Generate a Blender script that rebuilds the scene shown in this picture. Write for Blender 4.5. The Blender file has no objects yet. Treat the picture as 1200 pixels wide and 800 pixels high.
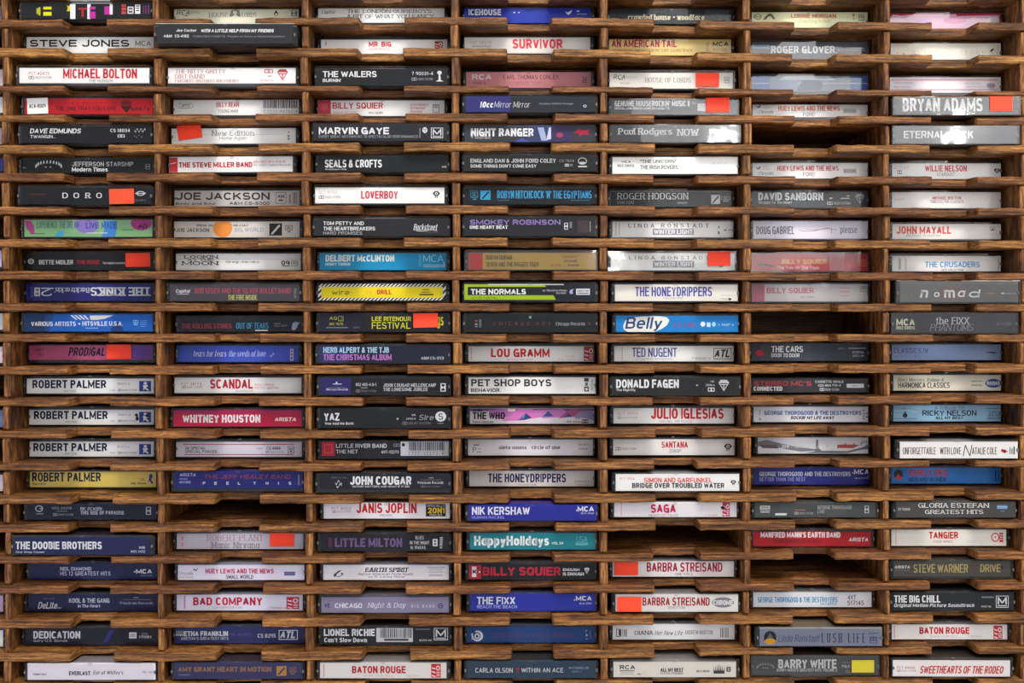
import bpy, bmesh, math, random
from mathutils import Vector, Matrix

# ------------------------------------------------------------------ camera, light, exposure
SC = bpy.context.scene
COL = SC.collection
DIST = 0.8                       # camera to the front plane of the rack (m)
PXM = 1500.0                     # photograph pixels per metre on the front plane
VPX, VPY = 595.0, 362.0          # point of the photograph the camera faces square on

cam_d = bpy.data.cameras.new('camera'); cam = bpy.data.objects.new('camera', cam_d); COL.objects.link(cam)
cam.location = (0, -DIST, 0); cam.rotation_euler = (math.radians(90), 0, 0)
cam_d.sensor_width = 36; cam_d.lens = 36 * DIST * PXM / 1200.0
cam_d.shift_x = (600 - VPX) / 1200.0; cam_d.shift_y = (VPY - 400) / 1200.0
cam_d.clip_start = 0.01
SC.camera = cam

world = bpy.data.worlds.new('room_air'); SC.world = world; world.use_nodes = True
bgn = world.node_tree.nodes['Background']
bgn.inputs[0].default_value = (0.96, 0.97, 1.0, 1); bgn.inputs[1].default_value = 0.58

def area(name, loc, aim, sx, sy, power, col):
    l = bpy.data.lights.new(name, 'AREA'); l.shape = 'RECTANGLE'; l.size = sx; l.size_y = sy
    l.energy = power; l.color = col
    o = bpy.data.objects.new(name, l); COL.objects.link(o); o.location = loc
    o.rotation_euler = (Vector(aim) - Vector(loc)).to_track_quat('-Z', 'Y').to_euler()
    return o
area('shop_window_light', (0.85, -1.60, 0.46), (0.0, 0, 0.0), 1.1, 0.7, 7.0, (1.0, 0.98, 0.96))
area('glare_light_right', (1.04, -1.58, 0.41), (0.0, 0, 0.0), 0.05, 0.04, 0.32, (1.0, 0.97, 0.93))  # small unseen lamp added for glare patches on the rightmost wraps
area('glare_light_mid', (0.50, -1.58, 0.41), (0.0, 0, 0.0), 0.05, 0.04, 0.32, (1.0, 0.97, 0.93))  # second unseen lamp, added for a glare spot further left
area('glare_light_low', (0.24, -1.58, 0.13), (0.0, 0, 0.0), 0.05, 0.04, 0.25, (1.0, 0.97, 0.93))  # unseen lamp added for glare on wrapped cases near the centre
area('ceiling_light', (0.25, -1.3, 1.4), (-0.1, 0, -0.1), 1.2, 0.5, 27, (1.0, 0.95, 0.9))
area('violet_fill_light', (-1.5, -1.3, -0.75), (-0.2, 0, -0.1), 0.8, 0.6, 3.5, (0.58, 0.5, 1.0))  # added fill, no real source: tints the lower left bluish violet

SC.view_settings.view_transform = 'Standard'
try: SC.view_settings.look = 'None'
except Exception: pass
SC.view_settings.exposure = 0.47; SC.view_settings.gamma = 1.0; SC.view_settings.use_curve_mapping = False
SC.cycles.max_bounces = 8; SC.cycles.transparent_max_bounces = 16

# ------------------------------------------------------------------ helpers
def X(px, d=0.0): return (px - VPX) / PXM * (1 + d / DIST)
def Z(py, d=0.0): return (VPY - py) / PXM * (1 + d / DIST)
def lin(c): return c / 12.92 if c <= 0.04045 else ((c + 0.055) / 1.055) ** 2.4
def hexc(h): return tuple(lin(int(h[i:i + 2], 16) / 255) for i in (1, 3, 5)) + (1.0,)

MATS = {}
def nt(name):
    m = bpy.data.materials.new(name); m.use_nodes = True
    t = m.node_tree; b = t.nodes['Principled BSDF']
    return m, t, b
def ink(h):
    if h not in MATS:
        m, t, b = nt('print_' + h[1:])
        r, g, bl, a = hexc(h); mean = .3 * r + .5 * g + .2 * bl
        k = 1.14 if mean > .35 else (.7 if mean < .04 else 1.0)
        r, g, bl = (k * max(.004, min(.70, mean + (v - mean) * 1.08 - .004)) for v in (r, g, bl))      # print inks a little purer
        b.inputs['Base Color'].default_value = (r, g, bl, 1); b.inputs['Roughness'].default_value = 0.6
        b.inputs['Specular IOR Level'].default_value = 0.08
        MATS[h] = m
    return MATS[h]

def wood(name, axis):
    """plywood: plies and grain run along axis (0 = x, 2 = z); the object's own colour tints it"""
    m, t, b = nt(name); N = t.nodes; L = t.links
    tc = N.new('ShaderNodeTexCoord'); oi = N.new('ShaderNodeObjectInfo')
    off = N.new('ShaderNodeVectorMath'); off.operation = 'SCALE'; off.inputs[0].default_value = (3.1, 1.7, 2.3)
    L.new(oi.outputs['Random'], off.inputs['Scale'])
    add = N.new('ShaderNodeVectorMath'); add.operation = 'ADD'
    L.new(tc.outputs['Object'], add.inputs[0]); L.new(off.outputs[0], add.inputs[1])
    def noise(scale, detail, rough, sc=1.0):
        mp = N.new('ShaderNodeMapping'); mp.inputs['Scale'].default_value = scale
        L.new(add.outputs[0], mp.inputs['Vector'])
        n = N.new('ShaderNodeTexNoise'); n.inputs['Scale'].default_value = sc
        n.inputs['Detail'].default_value = detail; n.inputs['Roughness'].default_value = rough
        L.new(mp.outputs[0], n.inputs['Vector']); return n
    if axis == 0:
        g1 = noise((26, 130, 620), 5, 0.68); g2 = noise((14, 26, 110), 4, 0.65); g3 = noise((190, 700, 1100), 4, 0.75)
    else:
        g1 = noise((520, 160, 40), 4, 0.6); g2 = noise((70, 40, 40), 3, 0.6); g3 = noise((900, 500, 120), 3, 0.7)
    r1 = N.new('ShaderNodeValToRGB'); e = r1.color_ramp.elements
    e[0].position = 0.34; e[0].color = hexc('#382412'); e[1].position = 0.70; e[1].color = hexc('#ad8850')
    k = r1.color_ramp.elements.new(0.50); k.color = hexc('#74532d')
    L.new(g1.outputs['Fac'], r1.inputs[0])
    r2 = N.new('ShaderNodeValToRGB'); e = r2.color_ramp.elements
    e[0].position = 0.33; e[0].color = (0.55, 0.44, 0.36, 1); e[1].position = 0.62; e[1].color = (1.12, 1.02, 0.92, 1)
    L.new(g2.outputs['Fac'], r2.inputs[0])
    r3 = N.new('ShaderNodeValToRGB'); e = r3.color_ramp.elements
    e[0].position = 0.34; e[0].color = (0.35, 0.3, 0.27, 1); e[1].position = 0.52; e[1].color = (1, 1, 1, 1)
    L.new(g3.outputs['Fac'], r3.inputs[0])
    def mul(a, bb):
        x = N.new('ShaderNodeMix'); x.data_type = 'RGBA'; x.blend_type = 'MULTIPLY'; x.inputs['Factor'].default_value = 1
        L.new(a, x.inputs['A']); L.new(bb, x.inputs['B']); return x.outputs['Result']
    c = mul(mul(mul(r1.outputs[0], r2.outputs[0]), r3.outputs[0]), oi.outputs['Color'])
    L.new(c, b.inputs['Base Color']); b.inputs['Roughness'].default_value = 0.58
    b.inputs['Specular IOR Level'].default_value = 0.3
    bp = N.new('ShaderNodeBump'); bp.inputs['Strength'].default_value = 0.5; bp.inputs['Distance'].default_value = 0.0005
    L.new(g1.outputs['Fac'], bp.inputs['Height']); L.new(bp.outputs[0], b.inputs['Normal'])
    return m
WOOD_X = wood('plywood_shelf', 0); WOOD_Z = wood('plywood_upright', 2)

def plastic(name, haze, haze_col, gloss_rough, bump, gain, tint=(0.9, 0.9, 0.9), ior=1.29):
    """thin clear styrene or film: see-through, slightly hazy, with a fresnel sheen"""
    m, t, b = nt(name); N = t.nodes; L = t.links; N.remove(b)
    out = [n for n in N if n.type == 'OUTPUT_MATERIAL'][0]
    tr = N.new('ShaderNodeBsdfTransparent'); tr.inputs[0].default_value = tint + (1,)
    df = N.new('ShaderNodeBsdfDiffuse'); df.inputs[0].default_value = haze_col
    gl = N.new('ShaderNodeBsdfGlossy'); gl.inputs[0].default_value = (1, 1, 1, 1); gl.inputs['Roughness'].default_value = gloss_rough
    tc = N.new('ShaderNodeTexCoord'); oi = N.new('ShaderNodeObjectInfo')
    mp = N.new('ShaderNodeVectorMath'); mp.operation = 'ADD'
    sc = N.new('ShaderNodeVectorMath'); sc.operation = 'SCALE'; sc.inputs[0].default_value = (5, 3, 7); L.new(oi.outputs['Random'], sc.inputs['Scale'])
    L.new(tc.outputs['Object'], mp.inputs[0]); L.new(sc.outputs[0], mp.inputs[1])
    ns = N.new('ShaderNodeTexNoise'); ns.inputs['Scale'].default_value = 26 if bump else 160; ns.inputs['Detail'].default_value = 1.5 if bump else 3
    L.new(mp.outputs[0], ns.inputs['Vector'])
    if bump:
        bp = N.new('ShaderNodeBump'); bp.inputs['Strength'].default_value = bump; bp.inputs['Distance'].default_value = 0.002
        L.new(ns.outputs['Fac'], bp.inputs['Height']); L.new(bp.outputs[0], gl.inputs['Normal'])
    hz = N.new('ShaderNodeMath'); hz.operation = 'MULTIPLY'; L.new(ns.outputs['Fac'], hz.inputs[0]); hz.inputs[1].default_value = haze * 2
    m1 = N.new('ShaderNodeMixShader'); L.new(hz.outputs[0], m1.inputs[0]); L.new(tr.outputs[0], m1.inputs[1]); L.new(df.outputs[0], m1.inputs[2])
    fr = N.new('ShaderNodeFresnel'); fr.inputs['IOR'].default_value = ior
    fg = N.new('ShaderNodeMath'); fg.operation = 'MULTIPLY'; L.new(fr.outputs[0], fg.inputs[0]); fg.inputs[1].default_value = gain; fg.use_clamp = True
    m2 = N.new('ShaderNodeMixShader'); L.new(fg.outputs[0], m2.inputs[0]); L.new(m1.outputs[0], m2.inputs[1]); L.new(gl.outputs[0], m2.inputs[2])
    L.new(m2.outputs[0], out.inputs['Surface'])
    return m
CLEAR = plastic('clear_case_plastic', 0.008, (0.55, 0.56, 0.58, 1), 0.10, 0, 1.0, (0.95, 0.95, 0.95))
TRAY = plastic('smoky_case_plastic', 0.06, (0.25, 0.26, 0.28, 1), 0.2, 0, 1.0, (0.6, 0.6, 0.62))
FILM = plastic('shrink_wrap_film', 0.02, (0.8, 0.8, 0.82, 1), 0.06, 0.5, 0.95, (0.97, 0.97, 0.97), 1.5)
def plain(name, h, rough):
    m, t, b = nt(name); b.inputs['Base Color'].default_value = hexc(h); b.inputs['Roughness'].default_value = rough; return m
PIN = plain('hinge_plastic', '#55575b', 0.35)

def mesh_obj(name, V, F, mats, parent=None, mi=None, loc=(0, 0, 0)):
    me = bpy.data.meshes.new(name); me.from_pydata(V, [], F)
    for m in mats: me.materials.append(m)
    if mi: me.polygons.foreach_set('material_index', mi)
    me.update()
    o = bpy.data.objects.new(name, me); COL.objects.link(o); o.location = loc
    if parent: o.parent = parent
    return o

def chamfer_box(V, F, x0, x1, y0, y1, z0, z1, c):
    """a box with chamfered edges, appended to V / F"""
    b = len(V)
    for (sx, xa, xb) in ((0, x0, x0 + c), (1, x1, x1 - c)):
        for (sy, ya, yb) in ((0, y0, y0 + c), (1, y1, y1 - c)):
            for (sz, za, zb) in ((0, z0, z0 + c), (1, z1, z1 - c)):
                V += [(xa, yb, zb), (xb, ya, zb), (xb, yb, za)]
    def i(sx, sy, sz, k): return b + (sx * 4 + sy * 2 + sz) * 3 + k
    F += [(i(0,0,0,0), i(0,0,1,0), i(0,1,1,0), i(0,1,0,0)), (i(1,0,0,0), i(1,1,0,0), i(1,1,1,0), i(1,0,1,0)),
          (i(0,0,0,1), i(1,0,0,1), i(1,0,1,1), i(0,0,1,1)), (i(0,1,0,1), i(0,1,1,1), i(1,1,1,1), i(1,1,0,1)),
          (i(0,0,0,2), i(0,1,0,2), i(1,1,0,2), i(1,0,0,2)), (i(0,0,1,2), i(1,0,1,2), i(1,1,1,2), i(0,1,1,2))]
    for s in (0, 1):
        for u in (0, 1):
            F += [(i(0,s,u,1), i(0,s,u,2), i(1,s,u,2), i(1,s,u,1)), (i(s,0,u,0), i(s,0,u,2), i(s,1,u,2), i(s,1,u,0)),
                  (i(s,u,0,0), i(s,u,0,1), i(s,u,1,1), i(s,u,1,0))]
    for sx in (0, 1):
        for sy in (0, 1):
            for sz in (0, 1): F.append((i(sx,sy,sz,0), i(sx,sy,sz,1), i(sx,sy,sz,2)))

def fix_normals(o):
    bm = bmesh.new(); bm.from_mesh(o.data); bmesh.ops.recalc_face_normals(bm, faces=bm.faces); bm.to_mesh(o.data); bm.free()

# ------------------------------------------------------------------ the rack
BACK = 0.100                                   # depth of the pigeonholes
# front edge of every shelf in the photograph: (top, bottom) at five stations across
ST = (30, 480, 700, 880, 1180)
SH = [((-12, -3.5), (-12, -4), (-11, -3), (-10, -2), (-9.5, -1.5)),
 ((22.7, 30.6), (19.6, 27.5), (20.5, 29.5), (25, 34), (26.5, 35)), ((56, 65.6), (56, 66), (57.5, 67), (62, 71.7), (64.7, 74)),
 ((100.6, 107.5), (100, 107), (101, 108), (104, 111), (106.7, 112.5)), ((134.4, 142.2), (132.6, 141.4), (133, 142), (135, 144), (137, 145.7)),
 ((170, 179.5), (166.6, 176.6), (167, 177), (169.4, 179.5), (170, 179)), ((202.8, 212), (202, 212), (204, 213), (206, 215), (207, 215.7)),
 ((242, 250.7), (240.2, 250), (241, 250.5), (242, 250.7), (243.7, 252)), ((280, 289.5), (278, 288.6), (279, 289), (280.7, 290.5), (281.8, 291)),
 ((317.5, 327), (317.5, 327.5), (318, 327.6), (319, 328), (319.6, 328)), ((355, 364.7), (355, 364.7), (355.5, 364.7), (356, 364.7), (356, 364.7)),
 ((391, 400.6), (391.3, 401), (391.6, 401), (392, 401), (391.9, 400.6)), ((430, 439), (428, 437.6), (428, 437.4), (428, 437), (426.5, 437)),
 ((467.4, 476), (465.4, 475.5), (465.6, 475), (465.6, 474.6), (463.3, 472.6)), ((505, 513.7), (504.4, 514), (503.6, 513), (502.4, 512), (500.6, 510)),
 ((543.4, 551.6), (543.4, 552), (542, 550.5), (540, 548.4), (539.6, 547.2)), ((581, 591), (580, 590), (579.5, 589), (578.7, 588.2), (576, 585.5)),
 ((614.6, 624), (613.9, 623.2), (613, 622.5), (611, 621), (610, 619)), ((652, 660.5), (651.4, 660), (649.5, 658.5), (647.4, 656), (647, 655.7)),
 ((686.6, 696), (687, 696.4), (686, 695), (684.3, 692.6), (682.7, 691)), ((726.4, 736.5), (724, 733.8), (723, 732.8), (721.6, 731.5), (720.4, 730)),
 ((765.6, 775.5), (763.4, 773.4), (762, 771.8), (759.8, 767.5), (758, 766.7)), ((801, 810), (798.5, 808), (798, 808), (797, 807), (796.5, 806)),
 ((840, 850), (838, 848), (837, 847), (836, 846), (835, 845))]
# uprights: left and right edge of the front face at the top and at the bottom of the photograph
DV = [((-172, -164), (-168, -160)), ((0.5, 8.5), (3.8, 11.3)), ((178.5, 186.5), (184.6, 192)), ((352, 360), (358.7, 367)), ((528.5, 537.5), (532, 541)),
      ((703.6, 712.2), (704, 712.6)), ((872, 880.3), (872.4, 880)), ((1036, 1043.2), (1037.4, 1043.8)), ((1197.6, 1205), (1198, 1205.5))]
NOTCH = [((75, 122), (84, 129)), ((247, 297), (255, 305)), ((421.5, 471), (427, 477)), ((595.5, 645), (600.5, 649)),
         ((767, 817), (769.5, 818)), ((932.5, 979), (933, 980)), ((1093, 1144), (1095, 1144.5))]
XL, XR = -176, 1206
def lerp(a, b, t): return a + (b - a) * t
def shelf_edge(k, px, which):
    i = 0
    while i < len(ST) - 2 and px > ST[i + 1]: i += 1
    t = max(0.0, min(1.0, (px - ST[i]) / (ST[i + 1] - ST[i])))
    return lerp(SH[k][i][which], SH[k][i + 1][which], t)
def dv_x(c, py, side):
    t = max(0, min(1, (py - 20) / 760)); return lerp(DV[c][0][side], DV[c][1][side], t)

TINT = [(1,.95,.9), (.95,.85,.8), (1.25,1.2,1.0), (.9,.75,.68), (1,.85,.75), (1.2,1.12,.88), (.9,.74,.66), (.95,.8,.7), (1.22,1.12,.88), (.85,.7,.62), (.9,.78,.66),
        (.98,.85,.7), (1.2,1.05,.82), (1,.85,.72), (1,.86,.74), (.95,.82,.74), (1.1,1.0,.82), (.95,.84,.72), (.9,.75,.66), (.9,.72,.62), (1.15,1.02,.85), (1.15,1.05,.88), (1.1,1,.85), (1,.9,.8)]
rack = bpy.data.objects.new('cassette_rack', None); COL.objects.link(rack)
rack.location = (0, BACK, Z(850)); rack.empty_display_size = 0.05
rack['label'] = 'brown plywood pigeonhole rack with notched shelves holding all the cassettes'
rack['category'] = 'rack'
RO = Vector(rack.location)
def rackpart(name, V, F, mat, tint):
    V = [(v[0] - RO.x, v[1] - RO.y, v[2] - RO.z) for v in V]
    o = mesh_obj(name, V, F, [mat], rack); fix_normals(o); o.color = (*tint, 1); return o

rnd = random.Random(5)
for k in range(24):
    pts = []                                   # (px, depth) outline of the front edge
    px = XL
    ty = k / 22.0
    marks = []
    for c in range(7):
        a = lerp(NOTCH[c][0][0], NOTCH[c][1][0], ty) + rnd.uniform(-2, 2)
        b = lerp(NOTCH[c][0][1], NOTCH[c][1][1], ty) + rnd.uniform(-2, 2)
        marks.append((a, b, rnd.uniform(.0165, .0195), rnd.uniform(.4, 2.6), rnd.uniform(.4, 2.6)))
    def ext(x0, x1, d):
        n = max(2, int((x1 - x0) / 9))
        for i in range(n + 1):
            pts.append((x0 + (x1 - x0) * i / n, d + rnd.uniform(0, .0006)))
    cur = XL
    for (a, b, d, s1, s2) in marks:
        ext(cur, a - s1 - 1.2, 0.0); pts.append((a - s1, .0016 + rnd.uniform(0, .001)))
        ext(a, b, d)
        pts.append((b + s2, .0014 + rnd.uniform(0, .001))); cur = b + s2 + 1.4
    ext(cur, XR, 0.0)
    V = []; F = []
    for (px, d) in pts:
        zt = Z(shelf_edge(k, px, 0)) + rnd.uniform(-.0003, .0003); zb = Z(shelf_edge(k, px, 1)) + rnd.uniform(-.0003, .0003)
        x = X(px); c = rnd.uniform(.0003, .0012)
        V += [(x, BACK, zt), (x, d + c, zt), (x, d, zt - c), (x, d, zb + c), (x, d + c, zb), (x, BACK, zb)]
    n = len(pts)
    for i in range(n - 1):
        for j in range(5):
            F.append((i * 6 + j, i * 6 + j + 1, (i + 1) * 6 + j + 1, (i + 1) * 6 + j))
        F.append((i * 6 + 5, i * 6, (i + 1) * 6, (i + 1) * 6 + 5))
    F.append(tuple(range(6))); F.append(tuple((n - 1) * 6 + j for j in range(6)))
    rackpart('shelf', V, F, WOOD_X, (TINT[k][0] * 1.0, TINT[k][1] * .98, TINT[k][2] * .98))

for c in range(9):
    V = []; F = []; secs = []
    for k in range(23):
        pm = (dv_x(c, 0, 0) + dv_x(c, 0, 1)) / 2
        ya = shelf_edge(k, pm, 1) - .4; yb = shelf_edge(k + 1, pm, 0) + .4
        j = rnd.uniform(-1.0, 1.0); w = rnd.uniform(-.5, .5)
        for (py, cut) in ((ya, rnd.choice((.0005, .001, .004))), (ya + 3.5, 0), (yb - 3.5, 0), (yb, rnd.choice((.0005, .001, .003)))):
            secs.append((dv_x(c, py, 0) + j - w, dv_x(c, py, 1) + j + w, py, .0008 + cut + rnd.uniform(0, .0006)))
    for (a, b, py, d) in secs:
        q = .0009; xa, xb, z = X(a), X(b), Z(py)
        V += [(xa, BACK, z), (xa, d + q, z), (xa + q, d, z), (xb - q, d, z), (xb, d + q, z), (xb, BACK, z)]
    n = len(secs)
    for i in range(n - 1):
        for j in range(6): F.append((i * 6 + j, i * 6 + (j + 1) % 6, (i + 1) * 6 + (j + 1) % 6, (i + 1) * 6 + j))
    F.append(tuple(range(6))); F.append(tuple((n - 1) * 6 + j for j in range(6)))
    rackpart('upright', V, F, WOOD_Z, (1.02, .88, .76))
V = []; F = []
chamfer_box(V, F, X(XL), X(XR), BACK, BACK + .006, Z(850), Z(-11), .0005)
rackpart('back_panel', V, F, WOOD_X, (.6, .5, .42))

# ------------------------------------------------------------------ printing
# ------------------------------------------------------------------ lettering: a stroke alphabet, thickened to the weight each title needs
def arc(cx, cy, rx, ry, a0, a1): return ('arc', cx, cy, rx, ry, a0, a1)
BOWL = [arc(.5, .35, .5, .35, 0, 360)]
GL = {
 'A': (.98, [[(0, 0), (.5, 1), (1, 0)], [(.17, .3), (.83, .3)]]),
 'B': (.88, [[(0, 0), (0, 1), (.5, 1), arc(.52, .76, .42, .24, 90, -90), (0, .52)], [(.5, .52), arc(.52, .26, .48, .26, 90, -90), (0, 0)]]),
 'C': (.92, [[arc(.52, .5, .5, .5, 42, 318)]]), 'D': (.92, [[(0, .5), (0, 1), (.45, 1), arc(.45, .5, .55, .5, 90, -90), (0, 0), (0, .5)]]),
 'E': (.8, [[(1, 1), (0, 1), (0, 0), (1, 0)], [(0, .52), (.92, .52)]]), 'F': (.76, [[(1, 1), (0, 1), (0, 0)], [(0, .5), (.9, .5)]]),
 'G': (.96, [[arc(.5, .5, .5, .5, 42, 325)], [(.56, .46), (1, .46), (1, 0)]]), 'H': (.92, [[(0, 0), (0, 1)], [(1, 0), (1, 1)], [(0, .52), (1, .52)]]),
 'I': (0, [[(.5, 0), (.5, 1)]]), 'J': (.72, [[(1, 1), (1, .28), arc(.5, .28, .5, .28, 0, -175)]]), 'K': (.94, [[(0, 0), (0, 1)], [(.95, 1), (.02, .36)], [(.36, .6), (1, 0)]]),
 'L': (.74, [[(0, 1), (0, 0), (1, 0)]]), 'M': (1.18, [[(0, 0), (0, 1), (.5, .12), (1, 1), (1, 0)]]), 'N': (.94, [[(0, 0), (0, 1), (1, 0), (1, 1)]]),
 'O': (.96, [[arc(.5, .5, .5, .5, 90, 450)]]), 'P': (.84, [[(0, 0), (0, 1), (.5, 1), arc(.52, .74, .48, .26, 90, -90), (0, .48)]]),
 'Q': (.96, [[arc(.5, .5, .5, .5, 90, 450)], [(.58, .26), (1, 0)]]), 'R': (.9, [[(0, 0), (0, 1), (.5, 1), arc(.52, .74, .46, .26, 90, -90), (0, .48)], [(.55, .48), (1, 0)]]),
 'S': (.86, [[arc(.5, .745, .46, .255, 22, 270), arc(.5, .25, .5, .25, 90, -160)]]), 'T': (.84, [[(0, 1), (1, 1)], [(.5, 1), (.5, 0)]]),
 'U': (.92, [[(0, 1), (0, .32), arc(.5, .32, .5, .32, 180, 360), (1, 1)]]), 'V': (.94, [[(0, 1), (.5, 0), (1, 1)]]), 'W': (1.4, [[(0, 1), (.25, 0), (.5, .92), (.75, 0), (1, 1)]]),
 'X': (.94, [[(0, 0), (1, 1)], [(0, 1), (1, 0)]]), 'Y': (.94, [[(0, 1), (.5, .46), (1, 1)], [(.5, .46), (.5, 0)]]), 'Z': (.84, [[(0, 1), (1, 1), (0, 0), (1, 0)]]),
 '&': (.98, [[(1, 0), (.22, .72), arc(.42, .79, .24, .21, 195, -45), (.22, .48), arc(.38, .25, .38, .25, 120, 330), (.95, .46)]]),
 '0': (.8, [[arc(.5, .5, .5, .5, 90, 450)]]), '1': (.4, [[(0, .78), (.7, 1), (.7, 0)]]), '2': (.8, [[arc(.5, .72, .48, .28, 170, -35), (0, 0), (1, 0)]]),
 '3': (.8, [[arc(.47, .75, .44, .25, 160, -85), (.4, .5)], [(.45, .51), arc(.48, .255, .5, .255, 85, -160)]]), '4': (.84, [[(.75, 0), (.75, 1), (0, .28), (1, .28)]]),
 '5': (.8, [[(.92, 1), (.14, 1), (.06, .5), arc(.48, .31, .5, .31, 135, -155)]]), '6': (.8, [[(.85, .98), arc(.55, .5, .53, .5, 100, 180)], [arc(.5, .3, .48, .3, 0, 360)]]),
 '7': (.78, [[(0, 1), (1, 1), (.35, 0)]]), '8': (.8, [[arc(.5, .76, .42, .24, 90, 450)], [arc(.5, .26, .48, .26, 90, 450)]]), '9': (.8, [[arc(.5, .7, .48, .3, 0, 360)], [(.98, .7), arc(.45, .5, .53, .5, 0, -75)]]),
 '.': (0, [[(.5, 0), (.5, .1)]]), ',': (.1, [[(.6, .08), (.3, -.14)]]), "'": (0, [[(.5, 1), (.5, .72)]]), '"': (.25, [[(0, 1), (0, .72)], [(1, 1), (1, .72)]]), '-': (.45, [[(0, .42), (1, .42)]]),
 '!': (0, [[(.5, 1), (.5, .3)], [(.5, 0), (.5, .1)]]), '?': (.7, [[arc(.5, .75, .46, .25, 170, -60), (.5, .44), (.5, .26)], [(.5, 0), (.5, .1)]]), ':': (0, [[(.5, 0), (.5, .12)], [(.5, .52), (.5, .64)]]), '/': (.5, [[(0, 0), (1, 1)]]),
 'a': (.72, [BOWL, [(1, .7), (1, 0)]]), 'b': (.74, [BOWL, [(0, 1), (0, 0)]]), 'c': (.68, [[arc(.52, .35, .5, .35, 45, 315)]]), 'd': (.74, [BOWL, [(1, 1), (1, 0)]]),
 'e': (.74, [[(.04, .36), (1, .36), arc(.5, .35, .5, .35, 0, 310)]]), 'f': (.45, [[arc(.85, .78, .5, .22, 80, 180), (.35, 0)], [(0, .68), (.85, .68)]]), 'g': (.74, [BOWL, [(1, .7), (1, -.06), arc(.5, -.06, .5, .22, 0, -150)]]),
 'h': (.7, [[(0, 0), (0, 1)], [(0, .42), arc(.5, .42, .5, .28, 180, 0), (1, 0)]]), 'i': (0, [[(.5, 0), (.5, .68)], [(.5, .86), (.5, .98)]]), 'j': (.25, [[(.8, .68), (.8, -.1), arc(.3, -.1, .5, .18, 0, -90)], [(.8, .86), (.8, .98)]]),
 'k': (.7, [[(0, 0), (0, 1)], [(.95, .7), (.02, .26)], [(.4, .46), (1, 0)]]), 'l': (0, [[(.5, 0), (.5, 1)]]), 'm': (1.12, [[(0, 0), (0, .7)], [(0, .44), arc(.25, .44, .25, .26, 180, 0), (.5, 0)], [(.5, .44), arc(.75, .44, .25, .26, 180, 0), (1, 0)]]),
 'n': (.7, [[(0, 0), (0, .7)], [(0, .42), arc(.5, .42, .5, .28, 180, 0), (1, 0)]]), 'o': (.76, [BOWL]), 'p': (.74, [BOWL, [(0, .7), (0, -.28)]]), 'q': (.74, [BOWL, [(1, .7), (1, -.28)]]),
 'r': (.42, [[(0, 0), (0, .7)], [(0, .42), arc(.8, .42, .8, .27, 180, 80)]]), 's': (.64, [[arc(.5, .525, .45, .175, 25, 270), arc(.5, .175, .5, .175, 90, -160)]]), 't': (.46, [[(.4, .95), (.4, .16), arc(.9, .16, .5, .16, 180, 275)], [(0, .68), (.95, .68)]]),
 'u': (.7, [[(0, .7), (0, .28), arc(.5, .28, .5, .28, 180, 360)], [(1, .7), (1, 0)]]), 'v': (.7, [[(0, .7), (.5, 0), (1, .7)]]), 'w': (1.02, [[(0, .7), (.25, 0), (.5, .62), (.75, 0), (1, .7)]]), 'x': (.7, [[(0, 0), (1, .7)], [(0, .7), (1, 0)]]),
 'y': (.7, [[(0, .7), (.52, 0)], [(1, .7), (.52, 0), (.32, -.22), (.05, -.28)]]), 'z': (.64, [[(0, .7), (1, .7), (0, 0), (1, 0)]]),
}
WEIGHT = {'B': (.24, .40), 'b': (.19, .31), '': (.14, .23), 't': (.08, .13)}
SERIFED = set('''THE NITTY GRITTY|DIRT BAND|PARTNERS, BROTHERS AND FRIENDS|New Edition|HOUSE|LORDS|HOUSE OF LORDS|THE LONDON QUIREBOYS|A BIT OF WHAT YOU FANCY|Paul Rodgers|NOW|ROGER HODGSON|HAI HAI|LINDA RONSTADT|GLORIA ESTEFAN|GREATEST HITS|the FIXX|PHANTOMS|Blues Masters, Volume 4|ROBERT PLANT|Manic Nirvana|LOOKIN|AT THE|MOON|Greg Jacobs|THE KINKS|Backtrackin'|2|D|O|R |tears for fears|the seeds of love|DIANA|EARTH SPIRIT|Night & Day|crowded house|woodface|ELEKTRA|LUSH LIFE|HEART OF STONE'''.split('|'))
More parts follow.
